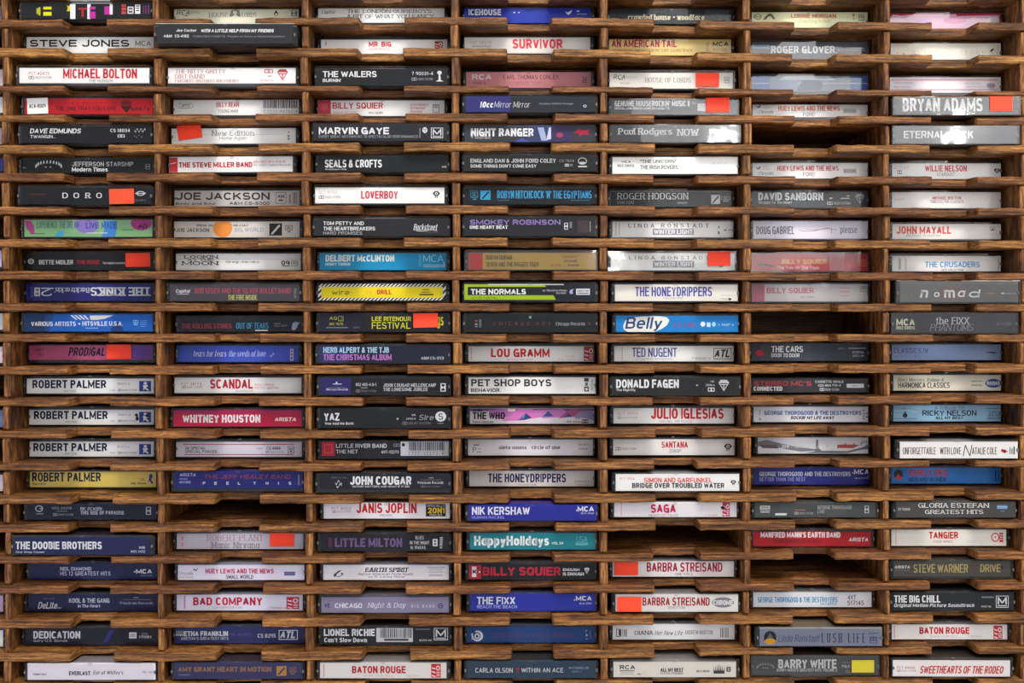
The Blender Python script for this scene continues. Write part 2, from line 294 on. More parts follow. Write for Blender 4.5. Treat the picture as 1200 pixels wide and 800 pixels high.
def letter(t, a, b, c, d, st):
    """polygons of the text T set into the box a..b, c..d (y down), in the style ST"""
    serif = t in SERIFED; t = t.strip()
    W, H = (d - c, b - a) if ('v' in st or 'u' in st) else (b - a, d - c)
    n4 = 5 if H > 40 else (4 if H > 24 else 2)
    gap = .75 if 'S' in st else .0
    key = 'B' if 'B' in st else ('b' if 'b' in st else ('t' if 't' in st else ''))
    gl = [GL.get(ch) for ch in t]
    stemu = .30 if key == 'B' else (.25 if key == 'b' else .18); sp = .15 if key in 'Bb' and key else .2
    adv = []
    for ch, g in zip(t, gl): adv.append((g[0] * .9 + stemu if g else .34))
    tot = sum(adv) + (sp + gap) * (len(t) - 1)
    u = W / tot
    ys = [0.0, 1.0]
    low = [ch for ch in t if ch in 'gjpqy']
    y0 = -.28 if low else 0.0; y1 = 1.0 if any(ch not in 'acegmnopqrsuvwxyz., -' for ch in t) else .7
    hh = H / (y1 - y0)
    wmean = u * .9
    th = min(max(WEIGHT[key][0] * hh, WEIGHT[key][1] * wmean * .52), WEIGHT[key][1] * wmean * 1.05); tv = min(th, WEIGHT[key][0] * hh * .88) * ((.8 if key == 'B' else .7) if serif else 1)
    out = []; x = 0.0
    sh = .2 * H if 'i' in st else 0.0
    def put(p):                                        # into the box, y down
        px, py = p
        q = (py - y0) / (y1 - y0)
        yy = H - (th_in + (H - 2 * th_in) * q)
        xx = px + (0.5 - yy / H) * sh
        if 'f' in st: return (b - xx, c + (H - yy))
        if 'v' in st: return (a + (H - yy), c + xx) if False else (b - yy, c + xx)
        if 'u' in st: return (a + yy, d - xx)
        return (a + xx, c + yy)
    th_in = tv / 2
    for ch, g, ad in zip(t, gl, adv):
        if g:
            wch = ad * u; k = .78 if ch in 'MWmw' and key == 'B' else 1.0; t2 = min(th * k, wch * .42) if g[0] > 0 else min(th, wch)
            def xm(v): return x + t2 / 2 + (wch - t2) * v
            strokes = []
            for stroke in g[1]:
                pts = []
                for e in stroke:
                    if e[0] == 'arc':
                        _, cx, cy, rx, ry, a0, a1 = e
                        n = max(2, int(round(abs(a1 - a0) / 90.0 * n4)))
                        for i in range(n + 1):
                            A = math.radians(a0 + (a1 - a0) * i / n); ca, sa = math.cos(A), math.sin(A)
                            pts.append((cx + rx * math.copysign(abs(ca) ** .8, ca), cy + ry * math.copysign(abs(sa) ** .8, sa)))
                    else: pts.append(e)
                cur = [pts[0]]                          # a stroke is cut where it turns sharply
                for i in range(1, len(pts) - 1):
                    cur.append(pts[i])
                    v1 = (pts[i][0] - pts[i - 1][0], pts[i][1] - pts[i - 1][1]); v2 = (pts[i + 1][0] - pts[i][0], pts[i + 1][1] - pts[i][1])
                    l = math.hypot(*v1) * math.hypot(*v2)
                    if l > 1e-6 and (v1[0] * v2[0] + v1[1] * v2[1]) / l < -.2: strokes.append((cur, True)); cur = [pts[i]]
                cur.append(pts[-1]); strokes.append((cur, False))
            for pts, _ in strokes:
                P = [(xm(p[0]), (p[1] - y0) * (H - 2 * th_in) / (y1 - y0)) for p in pts]
                P = [p for i, p in enumerate(P) if i == 0 or abs(p[0] - P[i - 1][0]) + abs(p[1] - P[i - 1][1]) > 1e-4]
                if len(P) < 2: continue
                closed = abs(P[0][0] - P[-1][0]) + abs(P[0][1] - P[-1][1]) < 1e-3
                L = []; m = len(P)
                def nrm(p, q):
                    dx, dy = q[0] - p[0], q[1] - p[1]; l = math.hypot(dx, dy) or 1; return (-dy / l, dx / l)
                for i in range(m):
                    if closed: pa, pb = P[i - 1] if i else P[m - 2], P[i + 1] if i < m - 1 else P[1]
                    else: pa, pb = P[i - 1] if i else None, P[i + 1] if i < m - 1 else None
                    n1 = nrm(pa, P[i]) if pa else None; n2 = nrm(P[i], pb) if pb else None
                    if n1 and n2:
                        sx, sy = n1[0] + n2[0], n1[1] + n2[1]; l2 = sx * sx + sy * sy
                        f = 2 / max(l2, .9); nx, ny = sx * f, sy * f
                    else: nx, ny = n1 or n2
                    ex = ey = 0
                    if not closed and (i == 0 or i == m - 1):          # square ends on horizontal strokes reach the edge of the letter
                        q = P[1] if i == 0 else P[m - 2]; dx, dy = P[i][0] - q[0], P[i][1] - q[1]; l = math.hypot(dx, dy) or 1
                        e2 = abs(dx / l) * t2 * .5 + abs(dy / l) * tv * .5 if min(abs(dx), abs(dy)) < .05 * l else tv * .12; ex, ey = dx / l * e2, dy / l * e2
                        if ch in ".,'!:" : ex = ey = 0
                    L.append(((P[i][0] + ex + nx * t2 / 2, P[i][1] + ey + ny * tv / 2), (P[i][0] + ex - nx * t2 / 2, P[i][1] + ey - ny * tv / 2)))
                inv = (y1 - y0) / (H - 2 * th_in)
                S = [(put((p[0], p[1] * inv + y0)), put((q[0], q[1] * inv + y0))) for p, q in L]
                for i in range(m - 1): out.append([S[i][0], S[i + 1][0], S[i + 1][1], S[i][1]])
                if serif and not closed:
                    for e in (pts[0], pts[-1]):
                        o = pts[1] if e is pts[0] else pts[-2]
                        if abs(o[1] - e[1]) > .3 and min(abs(e[1]), abs(e[1] - 1), abs(e[1] - .7)) < .02:
                            cx = xm(e[0]); ext = t2 * 1.0 + u * .06; hy = tv * .5 * inv
                            yc = e[1]
                            out.append([put((cx - ext, yc - hy)), put((cx + ext, yc - hy)), put((cx + ext, yc + hy)), put((cx - ext, yc + hy))])
        x += ad * u + (sp + gap) * u
    return out

class Print:
    """flat printing on a card: everything is collected as faces with a colour and a layer"""
    def __init__(s, paper): s.V = []; s.F = []; s.M = []; s.mats = []; s.paper = paper; s.layer = 0
    def col(s, h):
        if h not in s.mats: s.mats.append(h)
        return s.mats.index(h)
    def poly(s, pts, h, lay=None):
        b = len(s.V); s.V += [(p[0], p[1], s.layer if lay is None else lay) for p in pts]; s.F.append(tuple(range(b, b + len(pts)))); s.M.append(s.col(h))
    def rect(s, a, b, c, d, h, lay=None): s.poly([(a, d), (b, d), (b, c), (a, c)], h, lay)
    def ell(s, a, b, c, d, h, n=20):
        s.poly([((a + b) / 2 + (b - a) / 2 * math.cos(-2 * math.pi * i / n), (c + d) / 2 + (d - c) / 2 * math.sin(-2 * math.pi * i / n)) for i in range(n)], h)
    def text(s, t, a, b, c, d, h, st=''):
        m = s.col(h)
        for q in letter(t, a, b, c, d, st):
            k = len(s.V); s.V += [(p[0], p[1], s.layer) for p in q]; s.F.append(tuple(range(k, k + len(q)))); s.M.append(m)

OPS = ('R', 'E', 'P', 'FR', 'RG', 'BC', 'DO', 'AT', 'MO', 'SQ', 'EY', 'SH', 'ST', 'AR', 'LN', 'AM', 'CAPI', 'SQG', 'HZ')
def draw(p, els):
    """element list in crop coordinates: ('TEXT', x0, x1, y0, y1, colour, style) or an operation of OPS"""
    for n, e in enumerate(els):
        p.layer += 1
        k = e[0]
        if k not in OPS: p.text(k, e[1], e[2], e[3], e[4], e[5], e[6] if len(e) > 6 else ''); continue
        if k == 'P': p.poly(e[1], e[2]); continue
        a, b, c, d, h = e[1:6]; w = b - a; q = d - c
        if k == 'R': p.rect(a, b, c, d, h)
        elif k == 'E': p.ell(a, b, c, d, h)
        elif k == 'LN': p.rect(a, b, c, d, h)
        elif k == 'FR':
            t = e[6] if len(e) > 6 else 4
            p.rect(a, b, c, c + t, h); p.rect(a, b, d - t, d, h); p.rect(a, a + t, c + t, d - t, h); p.rect(b - t, b, c + t, d - t, h)
        elif k == 'RG':
            p.ell(a, b, c, d, h); p.layer += 1; f = e[6] if len(e) > 6 else .2
            p.ell(a + w * f, b - w * f, c + q * f, d - q * f, p.paper)
        elif k == 'BC':
            r = random.Random(int(a * 7 + c)); x = a
            while x < b - 5:
                t = r.choice((3, 4, 6, 8)); p.rect(x, min(b, x + t), c, d, h); x += t + r.choice((3, 4, 6))
        elif k == 'DO':
            if q > w: s0 = (a, b, c, d); horiz = False
            else: horiz = True
            sw = w if w < 3 * q else 1.7 * q
            p.rect(a, a + sw, c, d, h); p.layer += 1
            if horiz:
                for (u0, u1, s) in ((.12, .46, 1), (.54, .88, -1)):
                    x0 = a + sw * u0; x1 = a + sw * u1; y0 = c + q * .18; y1 = d - q * .18
                    if s > 0: p.poly([(x0, y1), (x0 + (x1 - x0) * .5, y1), (x1, (y0 + y1) / 2), (x0 + (x1 - x0) * .5, y0), (x0, y0)], p.paper)
                    else: p.poly([(x1, y0), (x0 + (x1 - x0) * .5, y0), (x0, (y0 + y1) / 2), (x0 + (x1 - x0) * .5, y1), (x1, y1)], p.paper)
            else:
                for (u0, u1, s) in ((.10, .46, 1), (.54, .90, -1)):
                    y0 = c + q * u0; y1 = c + q * u1; x0 = a + w * .18; x1 = b - w * .18
                    if s > 0: p.poly([(x0, y0), (x0, y0 + (y1 - y0) * .5), ((x0 + x1) / 2, y1), (x1, y0 + (y1 - y0) * .5), (x1, y0)], p.paper)
                    else: p.poly([(x0, y1), (x1, y1), (x1, y0 + (y1 - y0) * .5), ((x0 + x1) / 2, y0), (x0, y0 + (y1 - y0) * .5)], p.paper)
            if w > 3 * q: p.text('DOLBY SYSTEM', a + sw + q * .4, b, c + q * .1, d - q * .1, h, '')
        elif k == 'AT':                              # record label block: striped letters and a swirl
            p.rect(a, b, c, d, h); p.layer += 1
            for i in range(3): p.poly([(a + w * .08, d - q * (.1 + .28 * i)), (a + w * .45, d - q * (.02 + .28 * i)), (a + w * .45, d - q * (.12 + .28 * i)), (a + w * .08, d - q * (.2 + .28 * i))], p.paper)
            p.ell(a + w * .5, b - w * .08, c + q * .12, c + q * .5, p.paper, 12); p.layer += 1
            p.ell(a + w * .6, b - w * .18, c + q * .2, c + q * .42, h, 10); p.layer += 1
            for i in range(3): p.rect(a + w * .55, b - w * .1, c + q * (.58 + .13 * i), c + q * (.64 + .13 * i), p.paper)
        elif k == 'MO':
            t = max(3, w * .05)
            p.rect(a, b, c, c + t, h); p.rect(a, b, d - t, d, h); p.rect(a, a + t, c + t, d - t, h); p.rect(b - t, b, c + t, d - t, h)
            p.text('M', a + w * .14, b - w * .14, c + q * .12, c + q * .72, h, 'Bh'); p.rect(a + w * .14, b - w * .14, c + q * .8, c + q * .88, h)
        elif k == 'SQ':
            p.rect(a, b, c, d, h); p.layer += 1
            p.poly([(a + w * .12, d - q * .15), (a + w * .25, d - q * .08), (b - w * .12, c + q * .2), (b - w * .25, c + q * .1)], p.paper)
        elif k == 'EY':
            p.poly([(a, c + q * .35), (a + w * .25, c + q * .68), (a + w * .5, c + q * .75), (a + w * .75, c + q * .68), (b, c + q * .35), (b - w * .25, c), (a + w * .25, c)], h)
            p.layer += 1; p.ell(a + w * .3, b - w * .3, c + q * .15, c + q * .58, p.paper, 12); p.layer += 1; p.ell(a + w * .4, b - w * .4, c + q * .25, c + q * .5, h, 10)
            p.rect(a + w * .32, a + w * .44, c + q * .7, d, h); p.rect(b - w * .44, b - w * .32, c + q * .7, d, h)
        elif k == 'SH':
            p.poly([(a + w * .1, d - q * .6), (a + w * .5, d), (b - w * .1, d - q * .6), (b, c + q * .25), (b - w * .2, c), (a + w * .2, c), (a, c + q * .25)], h); p.layer += 1
            p.poly([(a + w * .22, d - q * .55), (a + w * .5, d - q * .14), (b - w * .22, d - q * .55)], p.paper)
            p.rect(a + w * .15, b - w * .15, c + q * .28, c + q * .36, p.paper)
            p.layer += 1; p.rect(a + w * .45, a + w * .55, d - q * .55, d - q * .2, h)
        elif k == 'AR':                              # arched band of small letters
            n2 = e[6] if len(e) > 6 else 9
            for i in range(n2):
                t = math.pi * (i + .5) / n2; cx = a + w * (.5 - .5 * math.cos(t)); cy = d - q * .62 * math.sin(t) - q * .18; s = w / n2 * .36
                p.poly([(cx - s, cy + q * .18), (cx + s, cy + q * .14), (cx + s * .8, cy - q * .2), (cx - s * .8, cy - q * .16)], h)
        elif k == 'AM':
            p.rect(a, b, c + 0, c + 3, h); p.rect(a, b, d - 3, d, h); p.rect(a, a + 3, c + 3, d - 3, h); p.rect(b - 3, b, c + 3, d - 3, h)
            p.text('AM', a + w * .18, b - w * .18, c + q * .2, c + q * .52, h, 'B'); p.rect(a + w * .3, b - w * .3, c + q * .62, c + q * .78, h)
        elif k == 'CAPI':                            # oval outline round a script
            p.ell(a, b, c, d, h, 28); p.layer += 1; p.ell(a + 3, b - 3, c + 2, d - 2, p.paper, 28)
        elif k == 'SQG':                             # hand-drawn stroke
            n2 = 14; t = e[6] if len(e) > 6 else 5; f = e[7] if len(e) > 7 else 1.0
            for i in range(n2):
                def pt(j):
                    u = j / n2; return (a + w * u, (c + d) / 2 + q / 2 * math.sin(u * math.pi * 2 * f))
                (xa, ya), (xb, yb) = pt(i), pt(i + 1)
                p.poly([(xa, ya + t / 2), (xb, yb + t / 2), (xb, yb - t / 2), (xa, ya - t / 2)], h)
        elif k == 'HZ':                              # hazard stripes
            x = a; k = q * 1.1
            while x < b - k - 13:
                p.poly([(x, d), (x + 13, d), (x + 13 + k, c), (x + k, c)], h); x += 26

# ------------------------------------------------------------------ cassettes
OX = (0, 180, 350, 525, 690, 860, 1000); OY = (0, 130, 265, 400, 535, 660); ZS = 1143 / 200.0
ORD = ('', 'top', 'second', 'third', 'fourth', 'fifth', 'sixth', 'seventh', 'eighth', 'ninth', 'tenth', 'eleventh')
CNAME = ('leftmost column', 'second column from left', 'third column from left', 'middle column', 'third column from right', 'second column from right', 'rightmost column')
def where(c, r):
    tail = ', ' + CNAME[c - 1] if c else ''
    if r == 1: t = 'top row'
    elif r == 22: t = 'bottom row'
    elif r <= 11: t = ORD[r] + ' row from top'
    else: t = ORD[23 - r] + ' row from bottom'
    return t + tail
CARDS = []
def K(c, r, s, x0, x1, y0, paper, desc, els, y1=None, d=None, wrap=False, sticker=None, top=None, tilt=0.0, low=False, case=None):
    CARDS.append(dict(c=c, r=r, s=s, x0=x0, x1=x1, y0=y0, y1=y1 or y0 + 103, paper=paper, desc=desc, els=els, d=d, wrap=wrap, sticker=sticker or [], top=top, tilt=tilt, low=low))
WARN = []
def build(q):
    c, r, s = q['c'], q['r'], q['s']
    ox, oy = OX[c - 1], OY[s]
    fx = lambda z: ox + z / ZS
    fy = lambda z: oy + z / ZS
    wpx = fx(q['x1']) - fx(q['x0'])
    W0 = .1016 if c <= 4 else .0985
    d = q['d']
    xc = fx((q['x0'] + q['x1']) / 2)
    if d is None:
        d = DIST * (PXM * W0 / wpx - 1)                  # from the width of the printed spine
        if r >= 17: d = DIST * ((shelf_edge(r, xc, 0) - VPY) / (fy(q['y1']) + 2.8 - VPY) - 1)      # from where it stands on its shelf
        elif r <= 7: d = .5 * d + .5 * DIST * ((Z(shelf_edge(r, xc, 0)) + .0148) * PXM / (VPY - fy(q['y0'])) - 1)
        d = max(.002, min(.028, d))
    else: d = d / 1000.0
    dp = d + .0009                                       # depth of the printed spine
    # the pigeonhole
    pm = fx((q['x0'] + q['x1']) / 2)
    L = max(X(dv_x(c, y, 1)) for y in (fy(q['y0']) - 8, fy(q['y1']) + 8)) + .0013
    Rr = min(X(dv_x(c + 1, y, 0)) for y in (fy(q['y0']) - 8, fy(q['y1']) + 8)) - .0013
    xs = [dv_x(c, 400, 1), (dv_x(c, 400, 1) + dv_x(c + 1, 400, 0)) / 2, dv_x(c + 1, 400, 0)]
    base = max(Z(shelf_edge(r, x, 0)) for x in xs) + .0004
    roof = min(Z(shelf_edge(r - 1, x, 1)) for x in xs) - .0006
    px0, px1 = X(fx(q['x0']), dp), X(fx(q['x1']), dp)
    cx0, cx1 = px0 - .0034, px1 + .0034
    if d < -.002: L -= .004; Rr += .004
    if cx0 < L: cx0 = L
    if cx1 > Rr: cx1 = Rr
    if px0 < cx0 + .0012: px0 = cx0 + .0012
    if px1 > cx1 - .0012: px1 = cx1 - .0012
    zt, zb = Z(fy(q['y0']), dp), Z(fy(q['y1']), dp)
    top = min(roof, base + .0166)
    want = base + .0021
    dz = 0.0
    if zb < base + .0012: dz = base + .0012 - zb
    if zb > base + .0036: dz = base + .0036 - zb
    if zt + dz > top - .0012: top = min(roof, zt + dz + .0014)
    if abs(dz) > .002: WARN.append((c, r, 'dz px %.1f' % (dz * 1500), 'd %.3f' % d))
    if q.get('low'): top = min(top, zt + dz + .0016)
    if top - base < .0145: WARN.append((c, r, 'case only %.4f' % (top - base)))
    zt = min(zt + dz, top - .0009); zb = zb + dz
    cxm = (cx0 + cx1) / 2; org = Vector((cxm, d, base))
    root = bpy.data.objects.new('cassette', None); COL.objects.link(root); root.location = org; root.empty_display_size = .02
    root['label'] = q['desc'] + ', ' + where(c, r)
    root['category'] = 'cassette'; root['group'] = 'cassettes in the rack'
    hx = (cx1 - cx0) / 2; H = top - base; D = .0695
    # clear lid over smoky tray
    V = []; F = []
    chamfer_box(V, F, -hx + .0012, hx - .0012, 0, D - .012, .0007, H, .0006)
    chamfer_box(V, F, -.0016, .0016, -.0004, .0006, H - .0026, H - .0006, .0003)       # thumb lug in the middle of the lid's edge
    mesh_obj('lid', V, F, [CLEAR], root)
    V = []; F = []
    chamfer_box(V, F, -hx, hx, .0022, D, 0, H - .0012, .0006)
    mesh_obj('tray', V, F, [TRAY], root)
    for sg in (-1, 1):
        V = []; F = []; n = 8; rr = .0013; xc = sg * (hx - .0016); yc0, yc1 = -.0002, .0022
        for y in (yc0, yc1):
            for i in range(n): V.append((xc + rr * .55 * math.cos(2 * math.pi * i / n), y, H * .47 + rr * math.sin(2 * math.pi * i / n)))
        F = [tuple(range(n)), tuple(range(2 * n - 1, n - 1, -1))] + [(i, n + i, n + (i + 1) % n, (i + 1) % n) for i in range(n)]
        mesh_obj('hinge_pin', V, F, [PIN], root)
    # printed card: spine, cover panel and back flap in one folded piece, with its printing
    p = Print(q['paper']); paper = p.col(q['paper']); topm = p.col(q['top'] or q['paper'])
    draw(p, q['els'])
    V = []; F = []; M = []
    sx0, sx1, sz0, sz1 = px0 - cxm, px1 - cxm, zb - base, zt - base
    t = .0003; y0 = .0009; yb1 = .020; yt1 = .062
    prof = [(yb1, sz0), (y0, sz0), (y0, sz1), (yt1, sz1), (yt1, sz1 - t), (y0 + t, sz1 - t), (y0 + t, sz0 + t), (yb1, sz0 + t)]
    for x in (sx0, sx1): V += [(x, y, z) for (y, z) in prof]
    n = len(prof)
    for i in range(n):
        F.append((i, (i + 1) % n, n + (i + 1) % n, n + i)); M.append(topm if i in (2, 3) else paper)
    F += [(0, 1, 6, 7), (1, 2, 5, 6), (2, 3, 4, 5), (8, 15, 14, 9), (9, 14, 13, 10), (10, 13, 12, 11)]; M += [paper] * 6
    b = len(V); hidden = 0
    for (zx, zy, lay) in p.V:
        x = max(sx0 + .0001, min(sx1 - .0001, X(fx(zx), dp) - cxm)); z = max(sz0 + .0001, min(sz1 - .0001, Z(fy(zy), dp) + dz - base))
        V.append((x, y0 - .00001 - lay * .000012, z))
    for f, m in zip(p.F, p.M): F.append(tuple(b + i for i in f)); M.append(m)
    mesh_obj('inlay_card', V, F, [ink(h) for h in p.mats], root, M)
    # price stickers on the outside
    for (a, bb, cc, dd, h, ang) in q['sticker']:
        ds = d - .0006
        xa, xb, za, zc = X(fx(a), ds) - cxm, X(fx(bb), ds) - cxm, Z(fy(dd), ds) + dz - base, Z(fy(cc), ds) + dz - base
        V = []; F = []; chamfer_box(V, F, -(xb - xa) / 2, (xb - xa) / 2, -.00015, .0003, -(zc - za) / 2, (zc - za) / 2, .0001)
        o = mesh_obj('price_sticker', V, F, [STICK[h]], root); o.location = ((xa + xb) / 2, -.00032 - (.0007 if q['wrap'] else 0), (za + zc) / 2); o.rotation_euler = (0, math.radians(ang), 0)
        o['label'] = {'o': 'blank orange price sticker', 'y': 'blank yellow price sticker', 'w': 'small white sticker with a printed number'}[h]
        if h == 'w':
            w2, h2 = (xb - xa) * .40, (zc - za) * .13
            o2 = o.data; bm = bmesh.new(); bm.from_mesh(o2); o2.materials.append(ink('#26262a'))
            for f in letter('ACA-8009', -w2, w2, -h2, h2, 'b'):
                bm.faces.new([bm.verts.new((v[0], -.00022, -v[1])) for v in f]).material_index = 1
            bm.to_mesh(o2); bm.free()
    if q['wrap']:
        V = []; F = []; chamfer_box(V, F, -hx - .0001, hx + .0001, -.00055, D, -.0002, H + .0003, .0005)
        mesh_obj('shrink_wrap', V, F, [FILM], root)
    rj = random.Random(c * 31 + r)
    root.rotation_euler = (math.radians(rj.uniform(-.2, .05)), math.radians(q['tilt']), math.radians(rj.uniform(-.2, .2)))
    root.location.z += hx * math.sin(abs(math.radians(q['tilt'])))
STICK = {'o': plain('orange_sticker_paper', '#ff3c12', .6), 'y': plain('yellow_sticker_paper', '#b0a414', .6), 'w': plain('white_sticker_paper', '#e4e2de', .6)}
# ------------------------------------------------------------------ what is printed on every spine (crop coordinates of the photograph)
W = '#dcdad8'; KK = '#1b1c1f'; RD = '#c22f38'; GY = '#7a7a7c'; LG = '#c9c9cb'; NV = '#1c2344'; WH = '#e6e5e6'; CR = '#dfd8c6'; PK = '#c98a94'; DG = '#3c3d40'
# ---- leftmost column
K(1,1,0,150,1025,42,'#202124','black cassette with yellow and magenta shapes',[('R',245,256,72,110,'#b8b83a'),('R',258,270,65,120,'#b8b83a'),('R',246,268,84,92,'#b8b83a'),('R',290,345,62,80,'#d6cf2e'),('R',290,345,97,122,'#d6cf2e'),
 ('P',[(445,92),(470,92),(470,50),(458,60),(446,50),(455,70)],'#c9b832'),('R',470,505,45,145,WH),('T',525,582,70,130,'#b03038','B'),('R',585,607,45,145,WH),('R',600,640,62,140,'#b83a9a'),('R',608,640,80,95,'#202124'),('R',700,735,60,115,'#b83a9a'),('R',735,755,45,115,WH),('R',815,845,45,62,'#c0504a'),('R',815,845,68,88,'#c0504a'),('R',815,845,94,112,'#c0504a'),('FR',855,895,62,110,LG,8),('R',866,884,80,92,LG),
 ('R',905,940,48,110,WH),('R',912,933,55,62,KK),('R',912,933,70,77,KK),('R',912,933,85,92,KK),('R',960,966,50,110,'#7a3a78'),('R',975,981,50,110,'#7a3a78'),('R',992,1000,50,110,'#7a3a78')])
K(1,2,0,178,1028,250,W,'white cassette with wide black capitals',[('STEVE JONES',200,865,268,315,KK,'B'),('MCA',905,1012,274,310,'#8e8e90','b')],y1=358)
K(1,3,0,130,1000,455,W,'white cassette with red condensed title',[('PCT 40473',192,330,481,502,'#b86068'),('DO',192,345,509,529,GY),('MICHAEL BOLTON',423,918,460,525,RD,'B'),('THE HUNGER',595,755,531,550,GY)],y1=556)
K(1,4,0,165,1025,660,'#b5202c','bright red cassette with white square sticker',[('AIR SUPPLY',480,675,680,704,'#4a1418','S'),('THE ONE THAT YOU LOVE',372,780,711,740,'#5a161c','b'),('E',808,882,668,722,'#7a1820'),('P',[(808,712),(885,712),(848,756)],'#3a1216'),('ARISTA',875,1005,717,742,'#3a1216','Bi')],sticker=[(181,320,656,762,'w',-2)])
K(1,5,1,145,1022,120,KK,'black cassette with white slanted name',[('DAVE EDMUNDS',203,542,138,170,WH,'bi'),('TWANGIN...',203,375,181,203,LG,'b'),('CS 18034',738,870,139,162,LG,'b'),('DO',788,835,178,197,LG),('SQG',900,975,138,162,LG,5,3),('LN',895,905,185,190,GY),('LN',912,918,192,200,GY),('LN',928,934,180,186,GY),('LN',945,951,190,199,GY)],y1=236)
K(1,6,1,148,1022,325,'#1e1f21','black cassette with arched badge at left',[('AR',240,412,345,400,LG,12),('LN',300,312,388,393,LG),('LN',332,344,388,393,LG),('JEFFERSON STARSHIP',482,893,356,385,'#b4b4b6'),('Modern Times',482,722,393,420,WH,'b'),('DO',975,1005,370,405,GY),('LN',152,172,390,399,GY)],y1=432)
K(1,7,1,140,1022,520,'#1a1c20','black cassette with widely spaced white letters',[('LN',200,310,563,569,'#5a2428'),('LN',212,296,573,578,'#4a2024'),('D',418,455,556,592,WH,'b'),('O',492,530,556,592,WH,'b'),('R ',572,605,556,592,WH,'b'),('O',645,682,556,592,WH,'b'),('RG',912,970,545,576,LG,.14),('LN',905,978,558,563,LG),('5/4 1704-2',905,975,600,612,GY)],sticker=[(731,896,530,630,'o',-1.5)],y1=634)
K(1,8,1,163,1020,728,'#86b083','pale green cassette with pink purple blobs',[('P',[(165,735),(205,733),(228,770),(232,822),(215,828),(180,790)],'#b0488c'),('E',500,665,700,820,'#8878b8'),('P',[(690,735),(785,735),(780,800),(770,842),(680,842),(700,800)],'#4c86c8'),('P',[(365,838),(392,806),(435,800),(425,834),(400,845)],'#4aa4cc'),('E',875,1018,700,800,'#a03878'),('EXPERIENCE',247,385,740,783,'#33566a',''),('THE DREAM',398,528,738,785,'#41508c',''),('LIVE',575,660,745,786,'#4a4a90','b'),('MADE',680,785,742,786,'#3c5a9c',''),('LN',200,300,819,823,'#3c5a4c'),('LN',815,893,793,797,'#3c5a4c'),('LN',580,720,815,819,'#d8e8d4'),('AD',925,985,756,786,'#2a2a3a','Bi')],y1=842)
K(1,9,2,172,1020,176,'#1a1c20','black cassette with white and dark red title',[('RG',188,228,217,253,LG,.16),('WR',197,220,228,242,LG),('BETTE MIDLER',262,490,226,255,WH,'b'),('THE ROSE',512,665,227,253,'#a02830','b'),('The Original Soundtrack',688,850,239,256,LG)],sticker=[(840,1005,178,272,'o',-1)],y1=292)
K(1,10,2,172,1020,385,'#26266e','navy blue cassette lying upside down',[('THE KINKS',605,1008,408,466,LG,'Bf'),("Backtrackin'",365,598,411,446,LG,'f'),('2',275,350,412,467,LG,'bf'),('FR',230,268,410,468,LG,5),('DO',237,261,418,460,LG),('8209',205,222,405,475,'#6a6aa0','u')],y1=500)
K(1,11,2,162,1022,590,'#1763b5','bright blue cassette with white feathered shape',[('R',162,300,590,705,'#12365e'),('P',[(300,590),(360,590),(330,705),(300,705)],'#154a88'),('P',[(740,690),(800,640),(830,705),(745,705)],'#123f78'),('P',[(600,600),(760,598),(700,622),(640,630),(606,628)],'#c9c4bc'),('P',[(470,598),(482,596),(520,626),(508,628)],LG),('P',[(496,598),(510,597),(548,626),(536,628)],LG),('P',[(524,598),(540,597),(572,626),(562,628)],LG),('P',[(554,598),(568,597),(598,626),(586,628)],LG),('VARIOUS ARTISTS',208,508,640,670,WH,'b'),('E',525,538,648,661,WH),('HITSVILLE U.S.A.',552,822,638,668,WH,'b'),('LN',575,658,681,686,'#8ab4e0'),('DO',893,927,630,652,'#8ab4e0'),('LN',897,925,657,664,'#8ab4e0'),('LN',940,985,632,637,'#6a98d0'),('LN',940,985,644,649,'#6a98d0'),('LN',940,985,657,662,'#6a98d0'),('LN',940,975,670,675,'#6a98d0')],y1=706)
K(1,12,3,188,1022,25,'#b4587c','pink and purple cassette with navy slanted title',[('R',710,1022,25,123,'#7a4c9c'),('SIBC',232,298,45,66,'#4a2444',''),('282',246,290,76,95,'#4a2444',''),('PRODIGAL',462,706,40,97,'#151238','Bi'),('Victor',888,985,38,84,'#3c4cae','i'),('Records',930,1005,80,96,'#4a3c90','')],sticker=[(712,878,20,118,'o',0)],y1=123)
for (r, s, x0, y0, tx, ty, rt, q1, q2, yt, tail) in ((13,3,180,248,217,258,430,785,735,326,'first'),(14,3,193,457,227,465,440,790,738,532,'second'),(15,3,198,670,223,680,435,783,738,745,'third')):
    K(1,r,s,x0,1030,y0,W,{13:'white cassette, navy title, clean blue square',14:'white cassette, blue square with black smudge',15:'lowest of three alike blue-squared white cassettes'}[r],
     [('ROBERT PALMER',tx,tx+494,ty,ty+55,NV,'B'),('RIPTIDE',rt,rt+80,yt,yt+13,GY),('90471-4',q1,q1+84,ty+18,ty+32,GY),('CAS',q2,q2+34,yt-6,yt+6,GY),('DO',790,915,yt-8,yt+6,GY),('R',932,1012,ty+6,ty+76,'#2b4390'),('E',962,984,ty+12,ty+30,WH),('P',[(955,ty+34),(985,ty+30),(992,ty+42),(978,ty+50),(998,ty+66),(990,ty+72),(970,ty+58),(958,ty+72),(962,ty+50)],WH)]
     + ([('E',902,926,482,502,KK),('E',908,930,500,530,KK),('E',972,1000,486,506,KK)] if r == 14 else []),y1=y0+100)
K(1,16,4,200,1045,100,'#cdb868','yellow cassette with navy condensed title',[('ROBERT PALMER',215,675,105,166,'#191f48','B'),('Secrets',218,308,172,189,NV,'b'),('ISL',940,972,143,160,'#4a4430'),('MS 9544',878,978,170,186,'#3a3530','b'),('P',[(1000,118),(1018,115),(1025,135),(1012,150),(1028,178),(1014,180),(1004,160),(992,175),(998,148)],'#2c3a86')])
